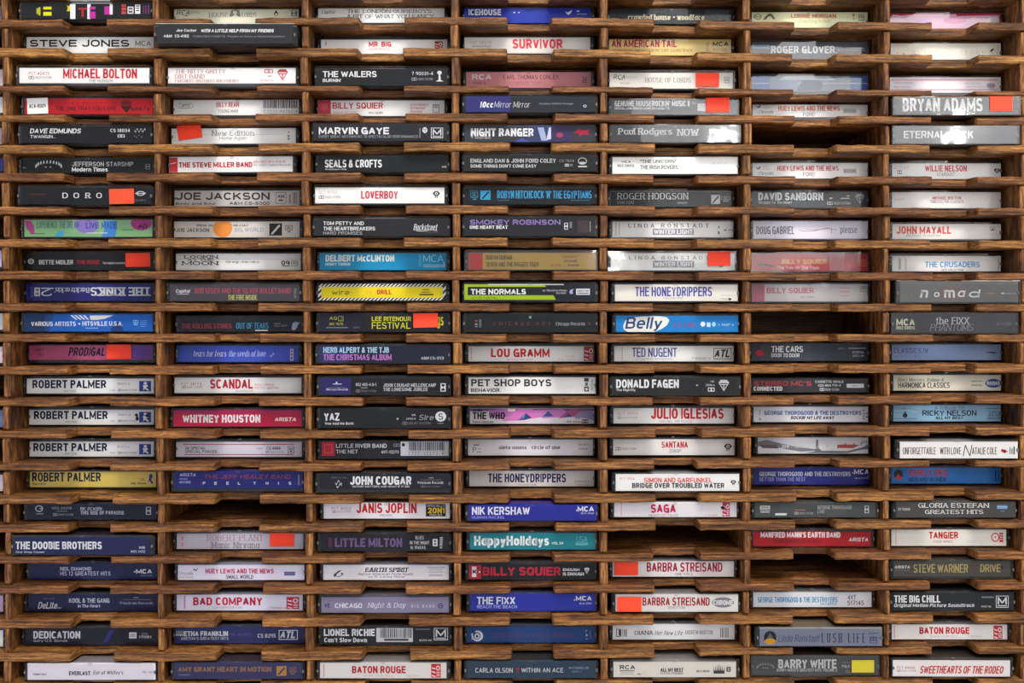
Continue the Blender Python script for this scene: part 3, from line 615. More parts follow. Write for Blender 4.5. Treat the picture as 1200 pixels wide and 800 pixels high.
K(1,17,4,180,1048,310,'#151a36','dark navy cassette with round ring badge',[('RG',235,288,325,370,'#a8a8b4',.14),('LN',262,286,344,350,'#a8a8b4'),('LN',240,290,378,386,GY),('M5G 24098',348,480,335,352,'#9a9aa8'),('LN',378,452,362,367,GY),('DO',355,490,378,396,'#8c8c98'),('RIC OCASEK',540,685,338,357,'#b4b4c0'),('THIS SIDE OF PARADISE',540,832,362,386,'#b4b4c0'),('DO',978,1012,335,388,'#9a9aa8')],y1=420)
K(1,18,4,97,1002,550,'#22295f','navy cassette pulled forward past the uprights',[('THE DOOBIE BROTHERS',105,682,577,628,WH,'B'),('One Step Closer',105,300,640,656,LG,'b'),('WB',930,970,608,625,LG,'b'),('WBS 3452',875,972,635,651,LG)],d=-1.5,y1=664)
K(1,19,4,200,1050,705,'#20255a','navy cassette with thin pale two-line title',[('NEIL DIAMOND',403,612,738,762,'#b4b4c4','b'),('HIS 12 GREATEST HITS',403,740,768,795,'#b4b4c4',''),('E',897,907,764,774,LG),('MCA',912,1018,752,782,WH,'B'),('MCAC-1550',945,1020,791,800,'#9a9ab8')],y1=818)
K(1,20,5,188,1055,210,'#1c2252','navy cassette with script badge at left',[('DE-LITE',290,368,232,242,GY),('DeLite',258,385,260,304,LG,'i'),('LN',300,412,297,301,LG),('KOOL & THE GANG',462,733,235,265,'#b8b8c6','b'),('In The Heart',522,672,275,296,'#b8b8c6','b'),('LN',893,928,226,234,GY),('LN',825,1010,243,246,GY),('PolyGram Records',805,1025,257,280,'#a0a0b0')],y1=318)
K(1,21,5,172,1052,435,'#161929','blackish cassette with narrow blue streak',[('P',[(690,530),(720,530),(765,447),(735,447)],'#232c78'),('DEDICATION',223,538,455,505,LG,'B'),('Gary U.S. Bonds',223,452,510,531,'#a4a4ac','b'),('R',865,915,463,503,LG),('LN',872,908,475,479,'#161929'),('LN',872,908,486,490,'#161929'),('SXO',948,990,463,480,'#8c8c98'),('17051',930,1015,485,502,LG,'b')],y1=545)
K(1,22,5,185,1048,675,'#d4d0d6','white cassette with small black slab lettering',[('TOMMY BOY',220,312,742,755,DG,'b'),('EVERLAST',462,605,728,755,KK,'B'),("Eat at Whitey's",625,825,724,756,DG,'i'),('TBC 1411',950,1025,728,742,GY)],y1=785)
# ---- second column
K(2,1,0,132,972,55,CR,'cream cassette with winged emblem in title',[('RCA',157,245,68,100,DG,'i'),('LN',205,232,104,108,DG),('BMG',248,310,72,92,'#a8a294'),('HOUSE',372,500,85,113,'#8a867c'),('P',[(505,112),(520,70),(545,55),(572,70),(585,112),(565,112),(548,92),(525,112)],'#8f8a80'),('E',530,560,72,96,CR),('LORDS',590,688,85,113,'#8a867c'),('P',[(805,95),(820,68),(836,95),(820,110)],'#2c2c2c'),('E',813,828,88,105,CR),('DO',922,960,68,108,GY)],y1=156)
K(2,2,0,28,930,158,'#353638','dark grey cassette sticking out at far left',[('Joe Cocker',152,288,195,214,WH,'bi'),('WITH A LITTLE HELP FROM MY FRIENDS',318,805,196,218,WH,'Bi'),('A&M',68,122,233,252,WH,'b'),('CS-4182',142,235,233,252,WH,'b'),('COMPATIBLE CASSETTE',265,480,238,252,'#8c8c8e'),('Playable on Stereo or Monaural Equipment',495,880,238,255,'#8c8c8e')],d=-8,y1=292)
K(2,3,0,97,952,455,W,'white cassette with three lines of rose capitals',[('THE NITTY GRITTY',145,480,464,490,'#b0585e'),('DIRT BAND',143,342,498,525,'#b0585e'),('PARTNERS, BROTHERS AND FRIENDS',145,572,532,550,'#b0585e'),('DO',742,800,463,490,'#c07078'),('LN',765,790,505,514,PK),('25304-4',715,797,530,543,PK),('SH',828,900,463,540,'#b84850')])
K(2,4,0,132,972,668,W,'white cassette with barcode and oval badge',[('CAPI',150,265,684,728,GY),('Capitol',170,245,690,718,DG,'i'),('LN',165,255,720,723,GY),('BILLY BEAN',420,572,683,717,RD,'b'),('YOUNG MAN',432,565,732,755,GY),('BC',735,965,672,724,DG),('7 7777-90702-4',735,962,736,756,GY,'S')])
K(2,5,1,103,952,118,W,'white cassette with orange sticker tilted at left',[('New Edition',392,672,133,168,GY,''),('Home Again',442,625,172,199,GY),('LN',330,880,158,161,'#b8b8ba'),('5349',130,150,140,205,'#a8a8aa','u'),('LN',897,912,142,152,PK),('LN',897,912,165,178,GY),('LN',897,912,184,196,GY)],sticker=[(160,320,88,188,'o',-8)],tilt=-.3)
K(2,6,1,70,932,308,W,'white cassette, solid red block at left',[('R',70,162,312,410,'#bf3a44'),('P',[(78,362),(110,352),(150,344),(150,350),(112,358),(80,366)],'#e0b0b0'),('THE STEVE MILLER BAND',170,662,344,380,'#b8303c','B'),('GREATEST HITS 1974-78',668,882,335,352,'#c05a62'),('4N. 16321 Capitol Records',668,918,358,374,GY)],tilt=-.35)
K(2,7,1,132,978,533,'#b8b3af','grey cassette with wide charcoal capitals',[('JOE JACKSON',147,778,545,595,'#3c3b3b','B'),('Body and Soul',147,415,611,632,'#4a4948','B'),('A&M CS-5000',508,778,607,628,'#4a4948','B'),('AM',818,888,543,621,'#5a5958'),('LN',908,918,560,618,GY),('BC',932,965,545,622,'#8a8684')],y1=638)
K(2,8,1,132,978,740,'#cdc8c0','cream cassette with orange disc between titles',[('SPECIAL VALUE: AN ALBUM AND A HALF',287,635,758,773,DG,'b'),('E',398,527,722,846,'#d98f4a'),('JOE JACKSON',150,372,785,810,DG,'b'),('BIG WORLD',543,735,782,809,'#8a9cb8',''),('SQG',745,762,750,832,GY,4,1),('SQ',775,860,752,834,'#2e2e30'),('AM',880,930,765,789,DG,'b'),('LN',880,932,795,799,DG),('LN',895,918,806,812,DG)],y1=846)
K(2,9,2,143,985,183,W,'white cassette with fat black stacked lettering',[('LN',145,983,218,221,'#a8b0c0'),('LOOKIN',205,430,195,216,KK,'B'),('AT THE',228,402,219,232,KK,'B'),('MOON',192,432,235,260,KK,'B'),('Greg Jacobs',482,708,231,249,DG,'b'),('09',855,912,230,260,KK,'B'),('LN',860,912,263,268,KK),('FR',922,965,230,268,GY,4),('DO',930,957,238,254,GY)],y1=293)
K(2,10,2,110,975,388,'#434145','dark grey cassette with muted rose title',[('Capitol',150,242,424,452,LG,'bi'),('LN',158,236,454,457,LG),('BOB SEGER AND THE SILVER BULLET BAND',275,918,416,452,'#a34a5e','b'),('THE FIRE INSIDE',498,693,462,495,'#b4b06a','b'),('4XT91134',940,956,420,482,'#8c8c8e','u')],y1=503)
K(2,11,2,170,1000,618,'#1e2029','low dark cassette with maroon and teal titles',[('THE ROLLING STONES',190,522,661,694,'#8c2c3e','b'),('OUT OF TEARS',553,770,656,696,'#3f87a8','b'),('LN',808,850,660,665,GY),('LN',808,848,676,680,GY),('TOP 40',855,890,668,682,GY),('P',[(925,690),(930,660),(950,648),(975,655),(985,650),(968,668),(960,690),(945,704),(928,704)],'#8c94a0'),('LN',680,765,704,710,LG)],y1=714,d=14,low=True)
K(2,12,3,127,970,28,'#4c5ec0','blue cassette with white slanted serif title',[('R',127,170,28,135,'#345c9c'),('d',130,158,55,105,'#b8c080','b'),('tears for fears',268,488,60,100,'#d4d8ec','i'),('the seeds of love',505,752,60,100,'#bcc4e4','i'),('SQG',780,808,80,102,LG,6,1),('R',915,936,50,128,'#c8c4dc'),('R',920,931,58,72,'#6a4a8c'),('R',920,931,80,94,'#6a4a8c'),('R',920,931,102,120,'#6a4a8c')],y1=137)
K(2,13,3,140,990,242,W,'white cassette with tall crimson title and credits',[('FZT 38173',185,320,275,294,'#b05a68'),('DO',190,325,298,313,GY),('SCANDAL',378,665,252,316,'#b82840','B'),('FEATURING',678,808,283,297,'#c05a64'),('PATTY SMYTH',678,835,303,318,'#c05a64'),('WARRIOR',548,665,325,338,GY)])
K(2,14,3,133,990,460,'#b02446','crimson cassette with bold white title',[('R',133,990,460,482,'#9a2a56'),('WHITNEY HOUSTON',195,715,490,543,WH,'B'),('ARISTA',812,955,508,534,WH,'Bi')],y1=568)
K(2,15,3,147,992,672,'#cac6ce','pale cassette ruled with two crimson lines',[('LN',198,942,686,691,'#b03050'),('LN',205,940,754,759,'#b03050'),('38 SPECIAL',210,350,705,723,DG,'b'),('SPECIAL FORCES',210,425,728,746,DG,'b'),('CASS',693,728,710,722,GY),('CS 4888',757,850,705,724,DG,'b'),('DO',750,872,733,746,GY),('AM',898,942,702,748,'#5a3040')],y1=772)
K(2,16,4,140,1002,95,'#20236a','deep blue cassette with spaced white letters',[('ARISTA',175,283,110,132,'#a8acd0','bi'),('LN',172,228,143,155,'#6a6ea4'),('ARCS-8592',172,248,163,178,'#b8bcd8'),('THE JEFF HEALEY BAND',340,918,120,146,'#9a4248','')]+[(ch+' ',x,x+(6 if ch=='I' else 17),168,186,WH,'b') for ch,x in zip('FEELTHIS',(330,407,487,565,668,752,834,905))]+[('LN',968,976,120,190,GY)],y1=212)
K(2,18,4,155,1002,514,'#b8b4bc','lavender grey cassette with thin serif title',[('ROBERT PLANT',357,733,522,563,'#b08a92',''),('Manic Nirvana',387,707,570,612,'#8c7884',''),('LN',185,200,530,560,PK),('LN',185,200,572,600,PK)],sticker=[(778,940,510,600,'o',0)],y1=617)
K(2,19,5,163,1010,10,'#d2cfe0','lavender white cassette with red capitals',[('Chrysalis',170,265,54,82,GY,''),('P',[(258,48),(272,34),(282,44),(300,28),(286,52),(270,44)],'#3a3850'),('HUEY LEWIS AND THE NEWS',347,805,35,67,'#c03a58','B'),('SMALL WORLD',485,668,76,102,'#4a4858','b'),('R',875,948,55,80,'#5a5690'),('LN',880,943,66,69,'#9a96c0'),('OV4 41622',170,265,85,97,GY)],y1=110)
K(2,20,5,155,998,211,'#d0cedc','lavender white cassette with bold raspberry title',[('LN',203,212,216,304,'#c080a8'),('BAD COMPANY',265,728,228,282,'#bf2f4a','B'),('DANGEROUS AGE',403,592,290,302,'#a86078'),('7 81884-4',775,885,292,305,'#a86078'),('AT',890,975,226,306,'#bf2f4a')],y1=316)
K(2,21,5,145,1005,425,'#292d5f','navy cassette with smudged name, label box',[('ARETHA FRANKLIN',150,498,455,488,LG,'B'),('R',150,200,452,478,'#7c7c88'),("ARETHA'S GREATEST HITS",183,502,494,514,'#a8a8b4','b'),('THE ATLANTIC',510,660,469,484,'#5a5e98'),('CS 8295',697,818,473,498,LG),('FR',838,965,447,513,LG,5),('ATL',850,950,455,502,LG,'Bi')],y1=535)
K(2,22,5,140,992,668,'#35345c','slate blue cassette with tan title and square',[('AMY GRANT HEART IN MOTION',165,788,694,728,'#95704e','B'),('SQ',823,890,690,755,'#b08446'),('AM',908,955,698,724,'#95704e','B'),('LN',908,958,728,732,'#95704e'),('LN',918,944,740,746,'#95704e'),('LN',170,243,744,752,'#6a6a8c')],y1=775)
# ---- third column
K(3,1,0,130,976,52,W,'white cassette with two lines of black capitals',[('Capitol',155,240,70,96,DG,'i'),('THE LONDON QUIREBOYS',325,890,64,86,DG,'b'),('A BIT OF WHAT YOU FANCY',322,905,97,122,DG,'b')],y1=152)
K(3,2,0,150,995,266,W,'white cassette with centred short red title',[('LN',178,188,280,305,PK),('MR. BIG',470,620,279,313,'#c8333c','B'),('LEAN INTO IT',472,612,320,336,'#c88088'),('AT',912,965,276,340,'#c03840')],y1=368)
K(3,3,0,130,1000,470,'#26282b','charcoal cassette with white name and palm badge',[('THE WAILERS',162,522,487,527,WH,'b'),("BURNIN'",162,285,538,560,WH,'b'),('7 90031-4',757,900,491,514,LG),('DO',757,897,530,550,'#9a9a9c'),('E',928,958,484,510,LG),('P',[(938,508),(948,508),(952,545),(970,556),(918,556),(936,545)],LG)],y1=583)
K(3,4,0,130,976,672,W,'white cassette with red block and EXPANDED note',[('R',130,216,672,775,'#c24650'),('E',150,195,690,740,'#cc5a62'),('BILLY SQUIER',228,565,687,728,'#bf3038','b'),('SIGNS OF LIFE',232,390,747,760,'#c87078'),('4XJ 12361',468,565,748,762,DG,'b'),('EXPANDED',750,870,692,710,'#c05058','i'),('DYNAMIC',750,850,715,732,'#c05058','i'),('RANGE',750,830,739,755,'#c05058','i'),('FR',898,942,697,752,GY,4),('DO',904,936,704,722,GY)],y1=776)
K(3,5,1,100,992,105,'#2f3135','charcoal cassette with wide white bold name',[('MARVIN GAYE',135,605,135,182,WH,'B'),('EVERY GREAT MOTOWN HIT: 15 SPECTACULAR PERFORMANCES',135,800,188,206,'#9a9ca2'),('LN',808,816,140,205,GY),('E',828,862,134,174,LG),('LN',836,842,144,153,KK),('LN',849,855,144,153,KK),('LN',840,852,160,164,KK),('MO',886,967,138,208,LG)],y1=226)
K(3,6,1,135,1012,315,'#222526','black cassette with ampersand between white words',[('SEALS & CROFTS',175,557,342,395,WH,'B'),('Greatest Hits',178,320,401,411,LG,'b'),('WB',958,990,383,397,LG)],y1=426)
K(3,7,1,110,976,512,W,'white cassette with single pinkish red word',[('SCT 36762',135,258,533,553,'#c89a9e'),('DO',135,278,566,587,GY),('LOVERBOY',418,665,535,588,'#c83c4c','B'),('EY',897,947,537,582,DG)],y1=618)
K(3,8,1,105,1002,735,'#2d2e30','dark cassette with white script badge right',[('TOM PETTY AND',165,437,748,772,WH,'b'),('THE HEARTBREAKERS',165,512,783,808,WH,'b'),('HARD PROMISES',165,425,814,836,'#a8a8aa'),('Backstreet',772,930,764,806,LG,'bi'),('SQG',785,925,803,813,LG,4,1),('BSRC-5160',850,932,811,822,GY)],y1=843)
K(3,9,2,140,990,180,'#2a8fb8','turquoise blue cassette with white outlined label mark',[('DELBERT McCLINTON',180,640,193,237,'#e0e0d0','B'),("HONKY TONKIN'",180,348,245,265,'#cfd8d4','b'),('LN',806,820,190,270,'#55a8c4'),('MCA',835,970,193,240,'#a8cfd8','t'),('LN',835,978,258,262,'#a8cfd8'),('LN',835,978,270,274,'#a8cfd8'),('LN',972,978,240,272,'#a8cfd8')],y1=294)
K(3,10,2,130,986,385,'#2c2c2e','yellow cassette edged in black and white stripes',[('HZ',130,990,385,406,W),('HZ',130,990,478,497,W),('P',[(130,440),(130,420),(152,398),(152,418)],W),('P',[(130,478),(130,458),(152,436),(152,456)],W),('P',[(965,440),(965,420),(986,398),(986,418)],W),('P',[(965,478),(965,458),(986,436),(986,456)],W),('R',152,965,405,479,'#d6c63c'),('wire',222,340,425,460,'#3a3830',''),('THE',447,493,428,456,'#d8a05a'),('DRILL',525,622,425,456,'#bf2a34','B'),('LN',830,876,421,428,'#6a6438'),('LN',820,882,438,444,'#6a6438'),('LN',808,902,453,462,'#3a3624')],y1=497)
K(3,11,2,140,1002,590,'#211f2a','purplish black cassette with yellow-green title',[('R',140,420,590,710,'#26223c'),('AQ',205,258,610,633,'#b4b848','b'),('FR',265,300,608,642,'#a4a848',4),('J',276,290,614,636,'#a4a848',''),('GRC 9570',205,297,652,668,'#b4b848'),('LN',185,330,681,688,GY),('GRC',368,410,678,690,GY),('LEE RITENOUR',490,752,611,641,'#c6c848','b'),('FESTIVAL',490,748,648,692,'#c6c848',''),('gs',925,970,612,690,'#c4b83a','B')],sticker=[(768,932,588,684,'o',-1)],y1=712)
K(3,12,3,135,1022,28,'#20223a','navy cassette with pale blue and lilac titles',[('R',135,330,28,140,'#2c3060'),('HERB ALPERT & THE TJB',165,605,38,76,'#a4c4e4','B'),('THE CHRISTMAS ALBUM',165,622,85,126,'#b77ac0','B'),('A&M CS-3113',820,972,101,121,LG,'')],y1=140)
K(3,13,3,145,1032,245,'#1d1d20','black cassette with purple left end',[('R',145,350,245,355,'#2b2562'),('P',[(254,265),(262,280),(246,280)],LG),('LN',230,288,282,287,LG),('LN',200,315,306,309,GY),('Mercury Records',185,330,312,332,LG,'i'),('832 465-4 Q-1',383,520,278,298,LG),('LN',415,462,306,314,GY),('DO',383,518,322,340,GY),('JOHN COUGAR MELLENCAMP',567,920,280,304,'#b4b4b6','b'),('THE LONESOME JUBILEE',567,865,309,332,'#b4b4b6','b'),('DO',950,985,280,335,LG)],y1=355)
K(3,14,3,145,1022,452,'#1c1e21','black cassette with pale round badge at right',[('YAZ',170,273,478,530,WH,'B'),('You And Me Both',175,368,540,557,LG,'B'),('R',657,667,512,523,LG),('SIR',757,783,486,498,LG),('23903-4',720,783,511,523,LG),('DO',695,882,537,557,GY),('Sire',808,905,490,526,'#9a9a9c','i'),('E',915,988,468,536,LG),('S',935,968,480,524,'#5a5a5c','b'),('LN',930,970,545,551,GY)],y1=578)
K(3,15,3,150,1005,668,'#23242b','dark cassette with red square and barcode',[('R',155,242,672,766,'#b02c3c'),('FR',170,226,688,750,'#c05060',6),('LITTLE RIVER BAND',250,590,685,713,'#b8b8bc','b'),('THE NET',250,397,725,750,'#b8b8bc','b'),('DO',635,680,685,705,GY),('4XT-12273',553,670,730,750,LG),('R',683,1005,670,766,'#b8b8bc'),('RG',690,712,680,704,DG,.2),('BC',740,978,674,730,DG),('7777-12273-4',735,970,738,762,DG,'S')],y1=785)
K(3,16,4,135,1022,105,'#21232c','black cassette with squiggle beside bold white name',[('RIVA',222,322,125,136,GY),('SQG',245,290,150,175,LG,7,1.5),('SQG',252,288,172,196,LG,7,1),('JOHN COUGAR',345,755,121,178,WH,'B'),("NOTHIN' MATTERS AND WHAT IF IT DID",360,742,183,196,LG,'b'),('LN',870,905,127,135,GY),('LN',815,955,143,146,GY),('PolyGram Records',798,970,154,176,LG),('DO',820,945,183,196,GY)],y1=208)
K(3,17,4,168,1012,308,'#d4d1d4','white cassette with black and yellow price block',[('PCT 30322',220,352,337,357,'#a86a78'),('DO',225,348,361,375,GY),('JANIS JOPLIN',387,790,310,378,'#b8242e','B'),('PEARL',545,632,386,400,'#4a7a70'),('R',852,985,316,400,'#1a1a1c'),('SPECIALLY',860,980,320,336,LG),('2ON1',865,980,341,379,'#d6b83a','B'),('PRICED',878,960,383,397,LG)],y1=414)
K(3,18,4,145,1035,518,'#25222b','blackish cassette with dusky purple bold name',[('LN',200,210,545,610,'#5a2c3c'),('LN',214,222,545,610,'#5a2c3c'),('LITTLE MILTON',243,693,547,606,'#705a86','B'),('BLUES',782,838,532,555,LG),('IN THE NIGHT',745,875,566,588,LG),('16 TRACKS',748,850,599,620,LG),('FR',898,930,552,600,LG,5),('DO',902,926,558,594,LG),('Malaco',945,968,540,615,LG,'v')],y1=633)
K(3,19,5,165,1005,10,'#d3d0d2','white cassette with bird sketch and slanted title',[('SQG',232,300,52,88,DG,5,.5),('P',[(232,88),(240,70),(268,48),(290,46),(275,56),(256,70),(246,90)],DG),('E',282,298,62,76,GY),('EARTH SPIRIT',447,735,28,57,KK,'Bi'),('Native American Flute Music',400,767,62,80,'#4a4a4c','i'),('by R. Carlos Nakai',468,710,84,98,'#4a4a4c','bi'),('LN',862,978,24,32,'#a8a6a8'),('LN',875,965,38,46,'#b4b2b4'),('LN',868,968,54,62,'#b4b2b4'),('LN',872,966,74,84,'#a8a6a8')],y1=110)
K(3,20,5,152,1005,228,'#89839a','lavender grey cassette with pale slanted words',[('VE',172,210,268,297,'#4a4078','B'),('CHICAGO',243,425,268,300,'#dcd8e0','b'),('Night & Day',465,715,264,306,'#d4d0dc','i'),('BIG BAND',755,910,278,298,'#c8c4d4','S'),('RG',932,968,267,303,'#3c3868',.16),('LN',940,960,282,288,'#3c3868')],y1=331)
K(3,21,5,155,1030,433,'#24252b','dark cassette with central barcode',[('LIONEL RICHIE',168,510,441,488,WH,'B'),("Can't Slow Down",170,457,500,530,LG,'B'),('R',520,765,435,528,'#b9b9bb'),('BC',545,760,438,500,DG),('LN',572,735,506,520,DG),('LN',780,882,439,446,GY),('6059 MC',808,895,510,523,LG),('MO',905,1000,433,516,LG)],y1=545)
K(3,22,5,143,990,678,'#d0ccc8','white cassette with heavy red title and pink line',[('LN',165,172,685,775,PK),('BATON ROUGE',357,717,699,748,'#b8303a','B'),('SHAKE YOUR SOUL',430,635,758,770,'#b09a9a'),('7 82073-4',715,805,758,770,'#b09a9a'),('AT',888,952,684,776,'#bf2f38')],y1=781)
# ---- middle column
K(4,1,0,110,957,43,'#2b3898','royal blue cassette with white condensed name',[('R',420,660,43,158,'#34429e'),('ICEHOUSE',138,355,64,105,WH,'B'),('LN',438,450,84,90,LG),('LN',470,480,84,90,LG),('P',[(785,78),(800,88),(832,70),(822,92),(806,104),(795,96)],LG),('LN',862,880,74,82,LG),('LN',862,930,95,101,'#8a94c8')],y1=158)
K(4,2,0,110,952,250,'#d0cdc8','off-white cassette with tall salmon red title',[('FZT 38378',150,290,275,295,'#c8888c'),('LN',160,290,305,316,'#a8a6a2'),('SURVIVOR',432,767,261,326,'#d2505a','B')],y1=357)
K(4,3,0,122,957,482,'#b97e82','dusty pink cassette with grey thin capitals',[('RCA',160,293,497,533,'#cfc4c4','B'),('7032-4',165,250,548,566,'#5a3c40'),('EARL THOMAS CONLEY',370,742,501,530,'#5c4044',''),('TOO MANY TIMES',370,655,542,569,'#9a7478',''),('FR',902,928,514,530,'#5a3c40',4),('FR',902,928,534,554,'#5a3c40',4)],y1=588)
K(4,4,0,118,982,643,'#33363d','dark cassette fading from indigo at left',[('R',118,420,643,752,'#34356e'),('10cc',213,305,681,721,WH,'Bi'),('Mirror Mirror',312,550,680,721,LG,'it'),('Including Tall Dark Stranger',612,840,689,703,'#a0a0a4'),('RG',905,928,702,720,LG,.2)],y1=752,d=3)
K(4,5,1,112,987,113,'#3b3d45','slate cassette with red streaks at right',[('R',530,690,115,228,'#3c4464'),('R',690,830,115,228,'#40385c'),('P',[(600,132),(640,132),(665,220),(625,220)],'#9aa4c0'),('P',[(676,132),(690,132),(690,210),(660,215)],'#c0c4d4'),('E',725,772,165,200,'#9a4468'),('P',[(840,170),(870,142),(900,150),(950,148),(935,170),(955,182),(905,178),(880,194),(876,172)],'#a83048'),('P',[(440,228),(500,202),(545,228)],'#5054a4'),('NIGHT RANGER',153,573,138,192,WH,'B'),('7 WISHES',153,285,195,208,LG)],y1=230)
K(4,6,1,110,1002,318,'#2a2c2c','charcoal cassette with two full lines of text',[('ENGLAND DAN & JOHN FORD COLEY',150,722,345,372,'#b4b4b4','b'),("SOME THINGS DON'T COME EASY",150,592,383,405,'#c4c4c4','b'),('CS 7604',745,845,350,368,'#8c8c8c'),('DO',782,835,380,397,LG),('RG',870,930,338,385,'#b4b4b4',.08),('E',876,924,366,384,'#b4b4b4'),('LN',872,930,394,402,LG)],y1=430)
K(4,7,1,115,992,528,'#22272b','black cassette with cyan condensed lettering',[('AM',150,200,545,583,'#3d86aa','B'),('LN',150,202,588,592,'#3d86aa'),('LN',165,190,598,606,'#3d86aa'),('SQ',217,285,543,605,'#4496bc'),("ROBYN HITCHCOCK 'N' THE EGYPTIANS",330,962,544,596,'#469cc8','B'),('LN',332,410,605,612,'#2e5c74'),('LN',820,950,605,612,'#2e5c74')],y1=636)
K(4,8,1,110,985,712,'#2b2b2f','dark cassette with wide lilac capitals',[('SMOKEY ROBINSON',147,753,734,768,'#8c7cb4','B'),('ONE HEART BEAT',145,400,773,796,WH,'B'),('R',868,940,740,820,'#44343a'),('DO',778,803,755,800,LG),('LN',815,830,748,790,GY),('LN',948,956,745,815,GY)],y1=842)
K(4,9,2,137,1000,185,'#b59649','mustard cassette with solid red end',[('R',137,232,187,298,'#b8301e'),('FR',165,205,215,275,'#8c2418',4),('DURAN DURAN:',255,432,203,233,'#1c160c','b'),('SEVEN AND THE RAGGED TIGER',255,608,248,279,'#120e08','b'),('EXPANDED',768,870,205,222,'#5a4c30','i'),('DYNAMIC',780,870,233,249,'#4a3e28','bi'),('RANGE',802,878,262,275,'#332c20','Bi'),('4XJ-12310',690,755,262,275,'#4a3e28')],y1=298,wrap=True)
K(4,10,2,108,985,386,'#20222b','navy black cassette framed with lime bands',[('P',[(108,388),(640,388),(658,406),(132,406),(132,462),(705,462),(723,492),(108,492)],'#9cb23a'),('LN',268,775,387,393,LG),('THE NORMALS',153,522,420,456,WH,'B'),('BETTER THAN THIS',160,328,473,487,'#4a5420'),('10 TRACKS FROM',632,795,425,437,LG),('RECORDS',725,790,443,453,LG),('P',[(812,440),(822,424),(845,420),(832,432),(838,452),(820,454)],'#9aa0d0'),('R',858,950,418,459,LG),('MENTOR',866,942,426,440,'#4a4c58','b'),('LN',866,942,446,452,'#4a4c58')],y1=497)
K(4,11,2,120,1002,592,'#1a2020','black cassette with faint maroon spaced letters',[('CHICAGO',305,548,640,668,'#6a3438','S'),('KEY',592,690,640,668,'#6a3438','S'),('Chicago Records',722,918,643,672,'#8c9090','b'),('LN',935,955,644,650,'#6a3438'),('LN',935,955,656,662,'#6a3438'),('P',[(540,612),(556,600),(556,622)],'#8ab0b4'),('R',208,224,625,680,'#5a6060'),('LN',180,198,630,640,'#8c5050'),('LN',180,198,652,662,'#8c9090'),('LN',180,198,670,676,'#8c9090')],y1=710)
K(4,12,3,137,977,32,W,'white cassette with red title and red end block',[('LN',153,159,40,128,'#d8a0a4'),('LOU GRAMM',287,680,48,105,'#c42c38','B'),('READY OR NOT',397,568,116,128,'#c88088'),('7 81728',768,845,93,104,'#d0909a'),('7 81728-4',738,845,115,126,'#d0909a'),('AT',910,977,34,130,'#c03440')],y1=134)
K(4,13,3,137,992,247,W,'white cassette with large charcoal sans capitals',[('PET SHOP BOYS',155,692,260,308,'#3c3c3e','B'),('BEHAVIOR.',153,355,321,347,'#3c3c3e','B'),('R',912,942,252,276,'#3c3c3e'),('R',918,936,282,304,'#6a6a6c'),('R',912,942,310,342,'#3c3c3e'),('E',918,936,318,336,W),('94310',957,972,262,334,GY,'v')],y1=357)
K(4,14,3,147,987,458,'#d2cdd0','white cassette with pink dunes and blue peaks',[('R',147,987,460,476,'#8a4a7c'),('P',[(360,540),(420,500),(480,462),(560,462),(640,500),(610,520),(540,528),(470,540),(380,540)],'#c978b4'),('P',[(270,470),(400,462),(480,462),(430,500),(360,530),(300,520)],'#b878b4'),('P',[(560,470),(760,462),(800,480),(760,515),(640,524),(600,510)],'#c080b8'),('P',[(740,524),(790,480),(830,462),(900,470),(900,520),(840,512)],'#b45a84'),('P',[(840,516),(880,480),(960,470),(987,490),(987,540),(930,525)],'#9a94b8'),('P',[(465,537),(520,488),(562,520),(520,533)],'#33487c'),('P',[(465,537),(520,488),(512,520)],'#7a7cb4'),('P',[(632,514),(672,474),(705,510)],'#3f5488'),('P',[(775,518),(806,490),(836,514)],'#3f5488'),('R',400,450,460,478,'#d8c8bc'),('R',165,230,462,478,'#3c3060'),('THE WHO',165,382,482,530,'#14141a','B'),('Face Dances',165,305,540,554,KK,'B'),('WB',850,885,517,528,'#5a2c2c','b'),('WS 3516',793,885,540,553,KK,'b'),('FR',895,940,530,556,KK,4),('DO',905,930,535,551,KK)],y1=560)
K(4,15,3,135,970,668,'#d4d1d4','white cassette with small spaced lowercase words',[('E',538,558,672,688,'#c8c4c8'),('P ',165,190,718,754,GY,''),('LN',192,222,748,753,GY),('LN',200,222,728,732,GY),('LN',170,208,700,708,GY),('oleta adams',340,527,709,733,DG,'b'),('circle of one',560,750,707,733,DG,'b'),('846 346-4',875,943,697,708,GY),('Fontana',875,935,722,736,GY)],y1=774)
K(4,16,4,143,980,109,'#cfc9c6','cream cassette with deep navy condensed capitals',[('THE HONEYDRIPPERS',268,790,127,186,'#252562','B'),('VOLUME ONE',460,595,195,207,GY),('ESPARANZA',848,945,172,186,GY),('7 90220-B',848,938,195,207,GY)],y1=212)
K(4,17,4,140,998,325,'#2a2c90','violet blue cassette with thin white name',[('NIK KERSHAW',160,548,344,397,WH,'b'),('HUMAN RACING',160,375,405,423,'#a4a8d8',''),('E',858,866,362,372,LG),('MCA',868,977,339,375,WH,'B'),('MCAC-39020',890,977,381,392,LG)],y1=435)
K(4,18,4,147,987,514,'#147e88','teal cassette with fat white rounded words',[('HappyHolidays',175,677,533,612,WH,'B'),('VOL 34',695,772,573,590,'#cfe0e0','b'),('USA',862,932,536,574,'#7ab4b8','t'),('FR',855,938,578,584,'#7ab4b8',2),('LN',855,935,588,594,'#7ab4b8')],y1=624)
